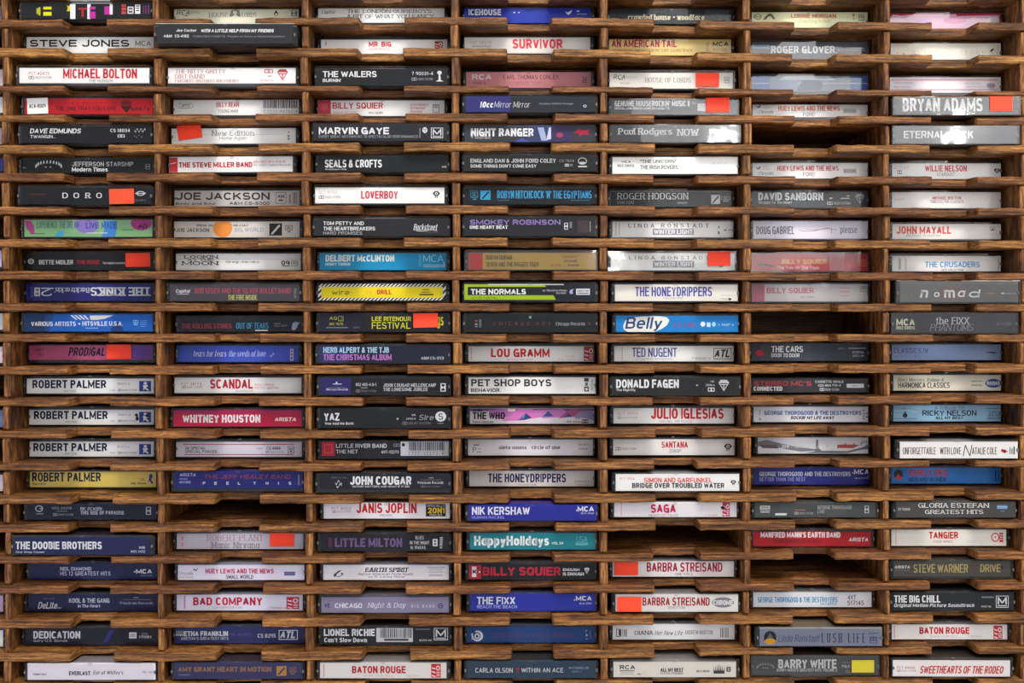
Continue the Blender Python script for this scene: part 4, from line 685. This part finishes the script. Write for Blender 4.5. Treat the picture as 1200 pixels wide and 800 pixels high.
K(4,19,5,140,987,8,'#1d1d20','black cassette with crimson block and red capitals',[('R',140,222,12,104,'#a82c44'),('R',160,190,22,92,LG),('P',[(163,40),(187,60),(187,72),(163,52)],KK),('P',[(187,40),(163,60),(163,72),(187,52)],KK),('E',205,217,52,64,LG),('BILLY SQUIER',232,755,25,82,'#b82c42','B'),('ENOUGH',770,880,34,52,WH,'b'),('IS ENOUGH',770,910,62,82,WH,'b'),('SH',912,948,30,70,LG)],y1=110)
K(4,20,5,148,988,206,'#2a359a','bright blue cassette with white two-line title left',[('THE FIXX',193,450,225,276,WH,'b'),('REACH THE BEACH',195,462,281,302,'#b8bce0',''),('E',843,852,242,252,LG),('MCA',857,962,219,251,WH,'B'),('MCAC-39001',880,962,263,275,LG)],y1=319)
K(4,21,5,130,988,427,'#193e74','ocean blue cassette with white swirl badge',[('E',160,235,452,524,LG),('E',170,218,462,514,'#193e74'),('E',178,212,470,508,LG),('E',186,204,480,500,'#193e74'),('P',[(150,450),(185,450),(180,478),(150,490)],'#193e74'),('R',155,168,470,488,'#9aa8c0'),('R',158,172,495,512,'#9aa8c0'),('LITTLE BUCKETS',295,545,470,498,'#5c3a6a',''),('E',558,568,482,490,'#7a4068'),('EAR GARDENING',578,840,470,496,'#5c3a6a',''),('L B 1',922,934,450,512,LG,'v'),('9051',946,958,450,505,GY,'v')],y1=532)
K(4,22,5,130,990,664,'#2d3e4f','slate blue cassette with white capitals, red mark',[('CARLA OLSON',183,433,709,741,LG,''),('?',455,478,708,741,'#b02c34','B'),('WITHIN AN ACE',492,772,709,739,LG,''),('WATERMELON',808,943,701,717,'#8c9aa8'),('CD/C 1',830,890,728,741,'#8c9aa8')],y1=776)
# ---- third column from right
K(5,1,0,145,967,62,'#313639','charcoal cassette with lowercase cream title',[('R',780,940,80,145,'#3d4245'),('crowded house',262,548,110,146,'#d8d0b4','b'),('E',565,576,122,133,'#d8d0b4'),('woodface',592,775,110,146,'#d8d0b4','b')],y1=174)
K(5,2,0,137,952,262,'#ccb67c','tan cassette with maroon bold title',[('AN AMERICAN TAIL',153,590,268,319,'#a42c48','B'),('MUSIC FROM THE MOTION PICTURE SOUNDTRACK',160,695,329,350,'#7c6c44',''),('FR',790,802,285,345,'#8c7c50',3),('MCA',830,935,281,313,DG,'B'),('MCAC-39096',832,922,325,345,'#8c7c50')],y1=374)
K(5,3,0,138,964,488,'#cbc7c0','ivory cassette with orange sticker on right part',[('RCA',167,245,500,530,DG,'i'),('LN',200,230,530,534,DG),('BMG',250,320,512,522,'#a8a498'),('Victor',210,275,549,564,GY),('HOUSE OF LORDS',378,683,519,552,'#7c7a76',''),('FR',908,940,515,533,GY,4),('FR',908,940,537,556,GY,4)],sticker=[(718,874,487,579,'o',0)],y1=593)
K(5,4,0,145,985,668,'#44474c','shiny grey cassette with sticker over its end',[("GENUINE HOUSEROCKIN' MUSIC II",172,675,694,731,WH,'B'),('SPECIAL LOW-PRICED SAMPLER CASSETTE',172,542,737,753,WH,'b'),('IV',692,720,700,718,LG),('R',728,785,712,762,'#c8cacc')],sticker=[(785,942,673,771,'o',-1)],y1=785,wrap=True)
K(5,5,1,150,1020,105,'#2c2f34','steel grey cassette with white serif words',[('LN',175,182,112,122,LG),('LN',192,199,112,122,LG),('Paul Rodgers',198,558,138,190,WH,'b'),('NOW',593,735,142,188,WH,'b')],y1=228,wrap=True,d=4)
K(5,6,1,158,997,317,W,'white cassette with quoted grey capitals',[('MCA',222,280,340,355,DG,'B'),('RECORDS',192,305,366,384,DG,'b'),('"THE UNICORN"',345,585,334,357,'#5a5a5c','b'),('THE IRISH ROVERS',345,597,371,398,'#5a5a5c','b'),('MCAC-15',820,930,350,365,'#b8b8b6')],y1=429)
K(5,7,1,150,978,543,'#303234','grey cassette with pale serif name, slashed square',[('ROGER HODGSON',192,665,548,591,'#b4b6b8',''),('HAI HAI',193,300,602,622,'#9a9c9e',''),('LN',592,660,610,620,'#7c7e80'),('SQ',820,880,562,622,'#c4c6c8'),('AM',888,945,570,596,'#b4b6b8','b'),('LN',900,935,601,606,'#b4b6b8')],y1=642)
K(5,8,1,158,977,740,W,'white cassette with spaced capitals over grey box',[('LINDA RONSTADT',265,803,754,779,'#444448','Sb'),('R',428,703,787,830,'#8c8c94'),('WINTER LIGHT',436,696,793,824,'#e0e0e2','b'),('LN',178,186,745,835,'#b4b4b6'),('LN',200,208,745,835,'#b4b4b6'),('LN',865,875,770,785,GY),('LN',865,875,805,825,DG),('E',905,925,792,804,'#c04048'),('LN',932,955,795,800,GY)],y1=845)
K(5,9,2,148,977,182,W,'white cassette, grey box, orange sticker at right',[('LINDA RONSTADT',270,803,202,224,'#444448','Sb'),('R',430,705,233,279,'#8c8c94'),('WINTER LIGHT',438,698,240,272,'#e0e0e2','b'),('LN',870,900,268,276,GY)],sticker=[(795,948,172,268,'o',0)],y1=297,wrap=True)
K(5,10,2,175,1010,390,'#d4d0c8','cream cassette with violet blue condensed capitals',[('THE HONEYDRIPPERS',310,825,405,469,'#56569c','B'),('VOLUME ONE',497,632,476,488,'#8c8c8e'),('ESPARANZA',885,975,457,468,'#a4a2a0'),('7 90220',880,938,481,491,GY),('E',935,955,480,496,DG)],y1=501)
K(5,11,2,182,1018,603,'#2a80c0','sky blue cassette with white oval round script',[('P',[(230,670),(245,635),(290,615),(360,608),(460,606),(520,612),(540,632),(525,665),(490,690),(440,712),(260,712),(235,695)],'#dcd8d0'),('Belly',248,490,612,708,'#2c4c78','bi'),('STAR',560,620,650,680,'#8c5a88','b'),('KING',640,716,650,680,'#8c5a88','b'),('E',748,780,642,676,WH),('R',790,815,648,678,'#c4d4e4'),('E',825,850,644,676,'#a4c4e0'),('E',868,876,660,668,LG),('45187',890,945,656,670,LG),('E',960,968,660,668,LG)],y1=712)
K(5,12,3,170,990,30,W,'white cassette with purple name, boxed black logo',[('LN',221,226,36,128,'#a4a4a8'),('TED NUGENT',290,590,42,103,'#48468c','b'),('LITTLE MISS DANGEROUS',315,560,110,123,'#9a9aa4'),('7 81632-4',690,815,105,120,GY),('FR',835,955,45,118,DG,4),('ATL',845,945,54,106,DG,'Bi')],y1=133)
K(5,13,3,155,997,243,'#2a2a2c','black cassette with white shield badge',[('DONALD FAGEN',183,603,254,311,WH,'B'),('The Nightfly',183,313,316,336,LG,'b'),('E',720,730,288,298,LG),('WB',815,840,262,273,LG),('23696-4',783,842,285,298,LG),('DO',798,842,308,335,LG),('SH',868,940,257,333,'#b4b4b6')],y1=352)
K(5,14,3,165,986,456,W,'white cassette with scarlet condensed capitals',[('OCT 39157',190,330,485,504,'#c88890'),('DO',192,325,512,528,'#9a9a9c'),('JULIO IGLESIAS',417,903,457,528,'#c22c34','B'),('1100 BEL AIR PLACE',468,692,537,551,GY)],y1=559)
K(5,15,3,163,986,659,'#d6d2ce','white cassette, short red title, eye-shaped badge',[('FCT 37158',190,310,682,693,'#d0a8aa'),('DO',180,315,712,733,GY),('SANTANA',487,663,674,717,'#c03840','B'),('ZEBOP!',537,620,726,748,GY),('EY',905,960,690,736,DG)],y1=765)
K(5,16,4,180,1020,122,W,'white cassette with red over black capitals',[('PCT 9914',205,305,145,163,'#c88a8c'),('SIMON AND GARFUNKEL',370,827,147,180,'#cc5048','b'),('BRIDGE OVER TROUBLED WATER',290,907,182,216,'#3a3a3e','B'),('EY',948,988,163,196,DG)],y1=235)
K(5,17,4,170,990,304,'#d2ced0','white cassette with short raspberry title',[('LN',215,221,310,402,'#d090a8'),('SAGA',415,583,321,380,'#bf2c5a','B'),('HEADS OR TALES',402,597,388,403,'#9a7c88'),('7 81684',775,865,388,402,'#c090a0'),('AT',895,945,308,402,'#bf3c58'),('E',884,912,334,356,KK)],y1=407)
K(5,19,4,160,972,703,'#d4d1d0','white cassette, sticker left, below empty slot',[('BARBRA STREISAND',388,895,711,774,'#a62c40','B'),('ONE VOICE',580,697,780,797,GY)],sticker=[(172,330,709,797,'o',0)],y1=806)
K(5,20,5,180,1000,211,'#d0ceca','white cassette, orange sticker, grey oval badge',[('BARBRA STREISAND',360,810,230,286,'#a8283a','B'),('EMOTION',533,645,290,307,GY),('E',823,972,230,298,'#7c7c7e'),('CHROME',832,966,248,282,'#d8d8d8','B')],sticker=[(190,354,229,327,'o',0)],y1=326)
K(5,21,5,160,976,411,'#d4d2d2','white cassette with three black type styles',[('FR',183,217,443,495,DG,5),('R',200,212,450,488,DG),('BC',225,262,445,495,GY),('DIANA',307,430,456,482,DG,'b'),('Her New Life',445,630,454,486,GY,'i'),('ANDREW MORTON',643,830,452,481,GY,''),('BC',880,940,436,500,GY)],y1=514)
K(5,22,5,165,986,671,'#cfc9c0','ivory cassette with black crown badge',[('RCA',207,310,692,720,KK,'B'),('LN',207,308,726,733,GY),('LN',215,300,738,742,'#a4a09a'),('LN',210,302,748,753,'#a4a09a'),('P',[(315,752),(335,745),(352,752),(345,758)],'#9a9690'),('RG',360,385,735,755,'#b4b0aa',.1),('ALL MY BEST',480,632,711,736,KK,'B'),('FLOYD CRAMER',480,632,739,753,GY,'b'),('RCV-8534',722,808,725,740,DG,'b')]+[('P',[(872+a*10-4,735-abs(a)*-3),(872+a*13,680+abs(a)*7),(872+a*10+4,735+abs(a)*3)],DG) for a in (-3,-2,-1,0,1,2,3)]+[('R',835,908,728,748,DG),('FR',922,950,702,735,DG,4),('DO',927,945,708,729,DG)],y1=772)
# ---- second column from right
K(6,1,0,120,897,82,'#d0d0ac','pale green cassette with line drawing and red capitals',[('RG',133,185,92,132,'#6a6a58',.1),('RCA',142,176,104,120,'#6a6a58','b'),('P',[(195,132),(210,112),(235,90),(255,94),(280,130),(262,128),(248,108),(228,112),(214,132)],'#6a6a58'),('LORRIE MORGAN',382,685,93,120,'#b8443c','b'),('Something In Red',430,640,130,160,'#a8a890','i'),('LN',795,808,92,110,GY),('LN',795,808,118,135,'#a8a890'),('FR',835,872,95,137,GY,4),('DO',842,866,105,122,GY)],y1=185)
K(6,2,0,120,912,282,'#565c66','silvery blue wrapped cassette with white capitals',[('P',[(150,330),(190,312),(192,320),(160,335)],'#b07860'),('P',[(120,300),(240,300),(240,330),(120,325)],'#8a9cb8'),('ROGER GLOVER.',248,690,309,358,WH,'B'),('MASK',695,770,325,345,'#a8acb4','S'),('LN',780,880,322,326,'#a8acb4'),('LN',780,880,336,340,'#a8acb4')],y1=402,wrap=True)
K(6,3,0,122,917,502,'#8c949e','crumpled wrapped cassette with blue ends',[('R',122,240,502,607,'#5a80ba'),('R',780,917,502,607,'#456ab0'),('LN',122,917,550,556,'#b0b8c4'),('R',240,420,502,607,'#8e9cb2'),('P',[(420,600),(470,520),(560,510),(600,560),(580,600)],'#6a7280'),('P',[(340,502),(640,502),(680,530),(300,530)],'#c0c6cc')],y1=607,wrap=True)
for (r, s, x0, y0, c1, tx, y1c, tag) in ((4,0,125,680,'#d2694c',297,708,'white cassette, orange-red title, above empty slot'),(6,1,125,352,'#c45660',290,370,'white cassette, rose-red title, below empty slot')):
    K(6,r,s,x0,912,y0,W,tag,[('P',[(143,y0+22),(160,y0+34),(182,y0+18),(176,y0+40),(160,y0+44)],GY),('LN',195,235,y0+22,y0+28,'#b8b8ba'),('LN',195,240,y0+38,y0+44,'#b8b8ba'),('Chrysalis',168,265,y0+58,y0+84,GY,'i'),('HUEY LEWIS AND THE NEWS',tx,tx+412,y1c,y1c+34,c1,'B'),('FORE!',464,543,y1c+44,y1c+70,GY,''),('R',733,820,y1c+20,y1c+50,'#a8a8aa'),('OVT 41534',740,814,y1c+28,y1c+42,'#6a6a6c')],y1=y0+104)
K(6,7,1,130,922,533,'#484c50','mid grey cassette with pale shield badge',[('DAVID SANBORN',163,598,546,598,WH,'B'),('Straight To The Heart',163,388,603,625,LG,'b'),('LN',640,660,580,588,LG),('LN',712,775,582,588,LG),('LN',755,775,566,572,LG),('DO',625,778,607,628,LG),('SH',812,875,555,622,'#a8aaae')],y1=642)
K(6,8,1,130,922,738,'#d2d0da','pale lilac white cassette with red flourish',[('DOUG GABRIEL',150,405,772,825,'#6a666e','B'),('SQG',435,690,788,806,'#b87878',4,1),('SQG',480,640,782,796,'#b87878',3,.7),('LN',652,656,785,820,'#b87878'),('please.',712,832,770,829,'#5a565e',''),('R',890,910,775,825,'#d8b0b8')],y1=855)
K(6,9,2,120,917,182,'#c0343e','faded rose cassette with gold title under film',[('R',640,740,182,298,'#c88488'),('P',[(160,245),(185,250),(230,252),(270,268),(255,275),(200,262),(165,270)],'#3a2c34'),('BILLY SQUIER',322,622,221,252,'#d2b264','B'),('The Tale Of The Tape',290,572,267,292,'#e0d0d4','b'),('EXPANDED',830,890,222,234,'#c88a60'),('DYNAMIC',835,890,240,252,'#c88a60'),('RANGE',842,890,258,270,'#c88a60')],y1=299,wrap=True)
K(6,10,2,122,907,388,'#d2cecf','wrapped white cassette with pink mottled end',[('R',122,205,388,503,'#cc7a8c'),('E',140,190,410,450,'#bf7c8c'),('BILLY SQUIER',220,535,411,449,'#cc747c','b'),('4XJ 12361',445,535,467,480,GY),('LN',710,775,410,417,'#d8a0a4'),('LN',710,775,435,442,'#d8a0a4'),('LN',710,765,462,469,'#d8a0a4'),('FR',845,895,400,440,'#8c8c8e',4),('DO',852,888,408,424,'#8c8c8e')],y1=504,wrap=True)
K(6,12,3,122,937,18,'#3b4047','dark silver cassette with red spot at left',[('R',180,520,18,135,'#42474f'),('E',143,205,64,104,'#b42c40'),('THE CARS',252,463,37,78,WH,'b'),('DOOR TO DOOR',252,440,86,112,LG,'b'),('60747-4',700,745,45,60,'#9a9ca0'),('LN',765,885,48,56,'#9a9ca0'),('ELEKTRA',795,870,71,86,LG),('ASYLUM',795,870,95,108,LG)],y1=136)
K(6,13,3,125,884,258,'#38383a','low charcoal cassette shoved to the left',[("STEREO MC'S",135,520,270,304,'#b04450','B'),('CONNECTED',132,325,308,336,WH,'B'),('CASSETTE SINGLE',545,735,267,283,LG,'b'),('422-864 776-4',563,717,292,308,LG,'b'),('DO',575,703,318,337,LG),('R',755,870,289,316,LG),('LN',790,830,300,305,'#8a8a8c')],y1=346,d=20,low=True)
K(6,14,3,132,922,449,'#d4d4d8','white cassette, blue over slanted black line',[('GEORGE THOROGOOD & THE DESTROYERS',203,853,476,504,'#56649e','B'),("ROCKIN' MY LIFE AWAY",383,672,511,534,'#34363c','Bi'),('LN',170,177,465,505,'#a4a4a8'),('LN',170,180,525,540,GY),('LN',864,874,470,478,DG),('LN',864,874,490,497,DG),('LN',864,874,508,515,DG),('LN',864,874,524,531,DG),('AR',880,910,482,510,GY,4),('LN',882,908,512,522,GY)],y1=551)
K(6,15,3,160,957,671,'#cfced0','white cassette with grey waves and red boat',[('P',[(160,700),(220,688),(320,712),(430,735),(540,748),(560,760),(450,766),(360,752),(300,738),(160,730)],'#7c7e86'),('P',[(540,765),(548,735),(552,684),(564,684),(566,740),(590,760),(760,762),(870,735),(957,712),(957,748),(860,752),(760,776),(470,776)],'#70727a'),('P',[(175,720),(290,722),(300,745),(190,742)],'#6a5a60'),('joe',318,372,714,748,'#e4e4e4','b'),('running',385,560,722,748,'#b4b4b8',''),('dance',580,692,712,744,'#eaeaea','B'),('P',[(692,720),(740,718),(744,705),(752,718),(800,718),(806,705),(812,720),(840,722),(800,742),(692,742)],'#b05048'),('AR',850,925,690,728,GY,9),('LN',884,888,700,710,DG)],y1=779)
K(6,16,4,135,937,95,'#292c7c','indigo cassette with white bold and outline lines',[('GEORGE THOROGOOD AND THE DESTROYERS',172,782,124,153,LG,'b'),('BETTER THAN THE REST',172,480,161,187,'#9a9cc8',''),('E',793,801,126,136,LG),('MCA',806,905,107,141,WH,'B'),('MCAC-27091',812,900,162,172,LG)],y1=209)
K(6,17,4,140,947,300,'#474949','mottled dark grey cassette with white label box',[('E',300,420,310,390,'#4e5050'),('E',600,760,330,400,'#505252'),('R',175,242,328,352,'#b8b8b8'),('EMI',185,232,332,348,'#474949','b'),('LN',175,242,358,362,'#b8b8b8'),('LN',178,240,368,374,'#b8b8b8'),('R',277,353,378,393,LG),('LN',410,480,354,360,'#a06a6a'),('DO',405,530,370,387,'#a4a4a4'),('GEORGE THOROGOOD',560,790,327,351,'#a8a8a8',''),('LIVE',560,607,356,380,'#a8a8a8',''),('DO',875,905,328,378,'#a8a8a8')],y1=406)
K(6,18,4,128,917,502,'#a81a2a','bright red cassette with white capitals',[("MANFRED MANN'S EARTH BAND",180,713,504,541,WH,'B'),('SOMEWHERE IN AFRIKA',262,590,552,579,'#701420','b'),('ARCV-8194',725,905,512,530,'#701420','S'),('ARISTA',770,900,541,567,LG,'Bi')],y1=599)
K(6,20,5,130,922,194,'#d4d2d4','white cassette with cyan capitals and black number',[('GEORGE THOROGOOD & THE DESTROYERS',160,693,226,262,'#3e8fb8','B'),('MAVERICK',580,690,265,280,'#3e8fb8','b'),('4XT',762,818,213,243,'#3a3a3e',''),('517145',760,870,250,280,'#3a3a3e','')],y1=293)
K(6,21,5,173,1000,446,'#787c8c','blue-grey cassette with black and amber disc',[('E',200,285,464,552,'#1c1e26'),('P',[(242,476),(268,520),(218,520)],'#5a5e58'),('E',206,280,514,553,'#c8902c'),('Linda Ronstadt',300,575,488,536,'#4c5070','i'),('LUSH LIFE',588,880,480,541,'#23264a','Sb'),('LN',900,975,476,482,'#4c5070'),('FR',910,958,502,546,'#3c4070',4),('DO',916,952,508,530,'#3c4070'),('LN',968,976,510,518,'#4c5070')],y1=564,d=-1,top='#b0a890',case=1)
K(6,22,5,128,952,663,'#292725','black wrapped cassette with yellow sticker',[('AR',155,268,706,752,'#8c8a88',11),('LN',190,232,738,744,'#8c8a88'),('BARRY WHITE',297,688,684,745,WH,'B'),("BARRY WHITE'S GREATEST HITS, VOLUME 2",287,692,746,766,LG,'b'),('LN',730,778,704,708,GY),('PSLC',725,778,722,740,LG,'b'),('DO',748,778,756,773,GY)],sticker=[(788,938,688,772,'y',0)],y1=786,wrap=True,top='#6a2420',d=7)
# ---- rightmost column
K(7,1,0,243,1005,90,'#b8244c','deep pink cassette whitened by glare',[('P',[(243,160),(250,108),(440,95),(690,95),(690,108),(975,102),(980,150),(840,190),(250,190)],'#d8b4c4'),('P ',262,318,100,140,'#e0d0d8','b'),('E',600,630,80,100,'#6a4050'),('R',420,520,125,150,'#c8a8d0'),('E',600,760,112,160,'#cc90b0'),('R',900,970,115,148,'#e4dce0')],y1=192,wrap=True)  # whitish area is glare painted into the card's colours
K(7,2,0,250,1002,290,'#d8d3c8','cream cassette with tiny dark mark at right',[('HEART OF STONE',395,880,338,366,'#c4bcb0','S'),('LN',330,345,355,363,'#c88a80'),('LN',290,300,350,358,'#c88a80'),('P',[(915,348),(922,332),(942,322),(938,336),(926,346)],'#3a3a34'),('LN',965,970,300,390,'#c4bcb0')],y1=398)
K(7,3,0,245,1000,508,'#d8d2d6','white cassette with two thin crimson lines',[('LN',250,962,525,530,'#c4586c'),('LN',250,962,589,594,'#c4586c'),('SWEETHEART',272,405,540,554,'#8c88a0'),('RECORDS',272,382,567,581,'#8c88a0'),('SC 20006',752,850,544,556,'#a8a4a8'),('LN',750,885,570,575,'#d0a8b0'),('E',890,952,544,586,'#b8b4be'),('REB',898,944,554,576,'#7a7688','b')],y1=612)
K(7,4,0,285,1110,648,'#3c3e42','grey wrapped cassette, huge white name, orange sticker',[('BRYAN ADAMS',330,865,661,750,WH,'B')],sticker=[(914,1063,650,748,'o',0)],y1=768,wrap=True,d=-1)
K(7,5,1,285,1112,108,'#43454e','grey wrapped cassette with plain white capitals',[('ETERNAL ROCK',337,805,149,199,WH,'b')],y1=232,wrap=True,d=1)
K(7,6,1,260,1010,358,W,'white cassette with small eye badge right end',[('JC 35305',270,372,376,396,'#d0a0a8'),('DO',293,325,404,430,GY),('WILLIE NELSON',480,760,370,412,'#c83a44','B'),('STARDUST',560,680,420,443,GY),('EY',940,985,392,424,DG)],y1=462)
K(7,7,1,260,1005,543,'#d6d4d2','white cassette with two tiny centred lines',[('CT 46771',275,342,587,599,'#8c8c8e'),('MICHAEL BOLTON',530,722,572,593,'#c44a50','b'),('TIMELESS THE CLASSICS',513,738,597,617,GY,'b'),('CT 52783',880,990,583,600,'#b8b6b4','S')],y1=650)
K(7,8,1,262,1010,757,'#d6d2ce','white cassette with coral capitals',[('JOHN MAYALL',290,655,772,823,'#cf4a42','B'),('ARCHIVES TO EIGHTIES',352,588,827,841,GY),('FR',915,948,776,800,'#9a9896',4),('P',[(922,798),(932,782),(942,798)],'#7a7876'),('837 127-4',870,990,822,831,'#a8a6a4')],y1=858)
K(7,9,2,260,1008,199,'#d8d4d0','white cassette with light blue capitals',[('THE CRUSADERS',480,847,237,275,'#4f93c8','b'),('JAZZ COLLECTION',587,737,285,299,GY,'b'),('LN',302,318,215,290,'#a4a2a0'),('LN',345,355,215,290,'#b8b6b4'),('BC',970,985,215,290,'#a4a2a0'),('LN',988,998,220,290,'#b8b6b4')],y1=302)
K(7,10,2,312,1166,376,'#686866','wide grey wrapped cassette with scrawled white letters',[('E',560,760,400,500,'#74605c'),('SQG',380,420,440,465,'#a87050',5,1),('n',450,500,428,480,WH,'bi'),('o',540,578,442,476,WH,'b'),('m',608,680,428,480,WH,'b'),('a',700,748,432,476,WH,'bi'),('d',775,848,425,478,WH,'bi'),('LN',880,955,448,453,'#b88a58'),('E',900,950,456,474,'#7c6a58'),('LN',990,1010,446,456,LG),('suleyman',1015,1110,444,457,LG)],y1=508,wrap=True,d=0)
K(7,11,2,275,1092,590,'#26262e','dark wrapped cassette with cream stacked label mark',[('MCA',288,412,621,666,'#d6d2b8','B'),('RECORDS',288,412,671,692,'#c8c4b0','B'),('the FIXX',553,775,611,655,LG,''),('PHANTOMS',518,805,656,700,'#a4a4a8','it'),('MCAC-5507',960,1060,645,663,'#8c8c90')],y1=712,wrap=True,d=3)
K(7,12,3,260,1015,20,'#8898b8','powder blue cassette with grey-blue capitals',[('CLASSICS IV',270,502,44,79,'#56668e','b'),('GREATEST HITS',270,452,89,111,'#6a7a9c',''),('P',[(880,72),(920,66),(945,70),(970,78),(940,80),(910,78)],'#4a5060')],y1=124)
K(7,13,3,268,1050,241,'#d8d2c4','cream cassette with blue oval badge',[('Blues Masters, Volume 4',300,605,261,284,'#5a564e','i'),('HARMONICA CLASSICS',300,645,290,328,'#2c2a28','b'),('LN',790,862,278,288,'#a8a498'),('LN',790,862,304,314,'#a8a498'),('E',882,990,267,326,'#365894'),('RHINO',893,980,283,309,'#d8dce8','B'),('RG',1000,1025,262,284,'#b8b4a8',.12),('LN',1003,1018,318,328,'#a8a498')],y1=345)
K(7,14,3,268,1022,438,'#8eb0c6','pale blue cassette with large dark name',[('P',[(270,475),(350,468),(430,482),(430,488),(350,476),(270,482)],'#a8c4d4'),('LN',275,425,526,530,'#5a7890'),('E',330,362,490,522,'#2c3440'),('LN',344,350,478,492,'#2c3440'),('NEW',325,352,458,468,'#5a7890'),('A Tribute TO',545,740,446,466,'#4c606e','i'),('RICKY NELSON',462,825,472,509,'#2a343e','b'),('ALL MY BEST',550,735,512,533,'#2a343e','Bi'),('LN',885,1005,456,462,'#7a98ac'),('SILVER EAGLE',908,1005,478,492,'#4c606e'),('SEA 10351',900,1005,497,515,'#4c606e'),('MANUFACTURED',898,1000,520,533,'#4c606e')],y1=546)
K(7,15,3,312,1117,674,'#d6d4d2','white cassette pulled out, red flower at right',[('UNFORGETTABLE',332,553,711,758,'#3c3a3a','b'),('WITH LOVE',580,722,711,758,'#3c3a3a','b'),('N',740,790,694,771,'#4c4a4a','it'),('ATALIE COLE',795,962,711,758,'#3c3a3a','b'),('E',988,1010,722,742,'#b02c34'),('E',1004,1024,726,748,'#2c2424'),('P',[(1000,742),(1030,735),(1036,740),(1008,750)],'#b02c34'),('LN',1045,1052,710,755,GY),('LN',1058,1066,718,755,GY),('LN',1072,1080,705,758,DG)],y1=784,d=1)
K(7,16,4,255,1022,84,'#3470b0','clear blue cassette with black disc at left',[('E',270,332,96,162,'#1e2430'),('P',[(278,152),(300,128),(330,152),(302,170)],'#c03c48'),('SIMPLY RED',370,628,94,143,'#a8364e','B'),('MEN AND WOMEN',370,620,150,178,'#1e3c60','b'),('LN',948,958,105,178,'#1e3c60'),('LN',970,978,105,178,'#24486c')],y1=190)
K(7,17,4,287,1088,303,'#4a4846','brown-grey cassette with two spaced serif lines',[('ET 53046',302,380,346,363,LG),('GLORIA ESTEFAN',435,908,314,344,WH,'b'),('GREATEST HITS',480,870,359,386,WH,'b'),('R',963,1032,327,354,'#5c80b0'),('LN',963,1032,335,339,'#b8c8dc'),('LN',963,1032,345,348,'#b8c8dc'),('LN',985,1012,365,371,GY)],y1=410,d=4)
K(7,18,4,255,1024,488,'#d6d2ca','white cassette, centred red title, disc badge',[('LN',282,288,495,590,'#d0a0a0'),('TANGIER',507,702,502,548,'#bf2c30','B'),('FOUR WINDS',540,665,559,575,'#9a8c88'),('7 91251',748,815,562,574,'#c8b4b0'),('E',923,978,508,570,'#c04048'),('E',930,971,516,562,'#d6d2ca'),('E',946,956,532,545,'#8c3038'),('R',978,1003,508,572,'#c04048'),('LN',982,999,520,525,'#d6d2ca'),('LN',982,999,535,540,'#d6d2ca'),('LN',982,999,550,555,'#d6d2ca')],y1=596)
K(7,19,4,268,1052,697,'#4a4641','brown grey cassette with tall pale gold letters',[('ARISTA',277,380,728,748,LG,'Bi'),('ARCS 8595',280,375,756,766,GY),('STEVE WARINER',403,768,719,776,'#ab9a68','b'),('E',798,822,730,768,'#5a3c34'),('DRIVE',850,985,719,772,'#ab9a68','b'),('P',[(985,740),(1005,730),(1000,752)],KK)],y1=802,d=8)
K(7,20,5,265,1072,199,'#2b2d2f','black cassette with white title and boxed emblem',[('THE BIG CHILL',273,583,214,263,WH,'B'),('Original Motion Picture Soundtrack',273,812,269,298,LG,'Bi'),('LN',860,940,222,232,'#7c7e80'),('6062 ML',857,925,283,295,LG),('MO',955,1040,217,297,LG)],y1=314)
K(7,21,5,258,1030,411,'#d8d4d0','white cassette with bold red title, red end block',[('LN',272,278,418,505,PK),('BATON ROUGE',443,777,428,474,'#bf2c34','B'),('SHAKE YOUR SOUL',512,700,484,497,'#b09a98'),('7 82073-4',770,855,484,496,'#b09a98'),('AT',938,997,418,506,'#c03840')],y1=510)
K(7,22,5,258,1050,668,'#d8d4d2','white cassette with slanting scarlet title',[('PCT 40406',293,413,710,727,'#b84858'),('DO',293,420,733,746,GY),('SWEETHEARTS OF THE RODEO',448,1005,706,757,'#c0302c','Bi')],y1=776,top='#5a5048',tilt=.25)

# ---- the cassettes whose ends show at the left edge of the photograph
def edge_cards():
    rows = ((1,'#8a90a4','grey-blue'),(3,'#dcc8cc','pinkish white'),(4,W,'white'),(5,'#d0ccd8','pale lilac'),(6,'#4a4e9c','violet blue'),(9,'#c8c8dc','pale lavender'),(11,'#d8d8dc','white'),(12,'#d8c4c8','pale pink'),(14,'#7880a4','grey-blue'),(16,'#d8c8cc','pinkish white'),(20,'#c8a8c4','mauve'),(21,W,'white'))
    return rows
for q in CARDS: build(q)
# cassettes of the next column, cut by the photograph's left edge
def edge_build():
    for (r, h, nm) in edge_cards():
        yt = shelf_edge(r, 0, 0)
        zx = lambda px: (px - OX[-1]) * ZS
        build(dict(c=0, r=r, s=0, x0=zx(-146), x1=zx(3.5), y0=(yt - 24) * ZS, y1=(yt - 5) * ZS, paper=h, els=[], d=8 + (r * 7) % 12, wrap=False, sticker=[], top=None, tilt=0,
                   desc=nm + ' cassette end at the left picture edge'))
edge_build()
for w in WARN: print('WARN', w)
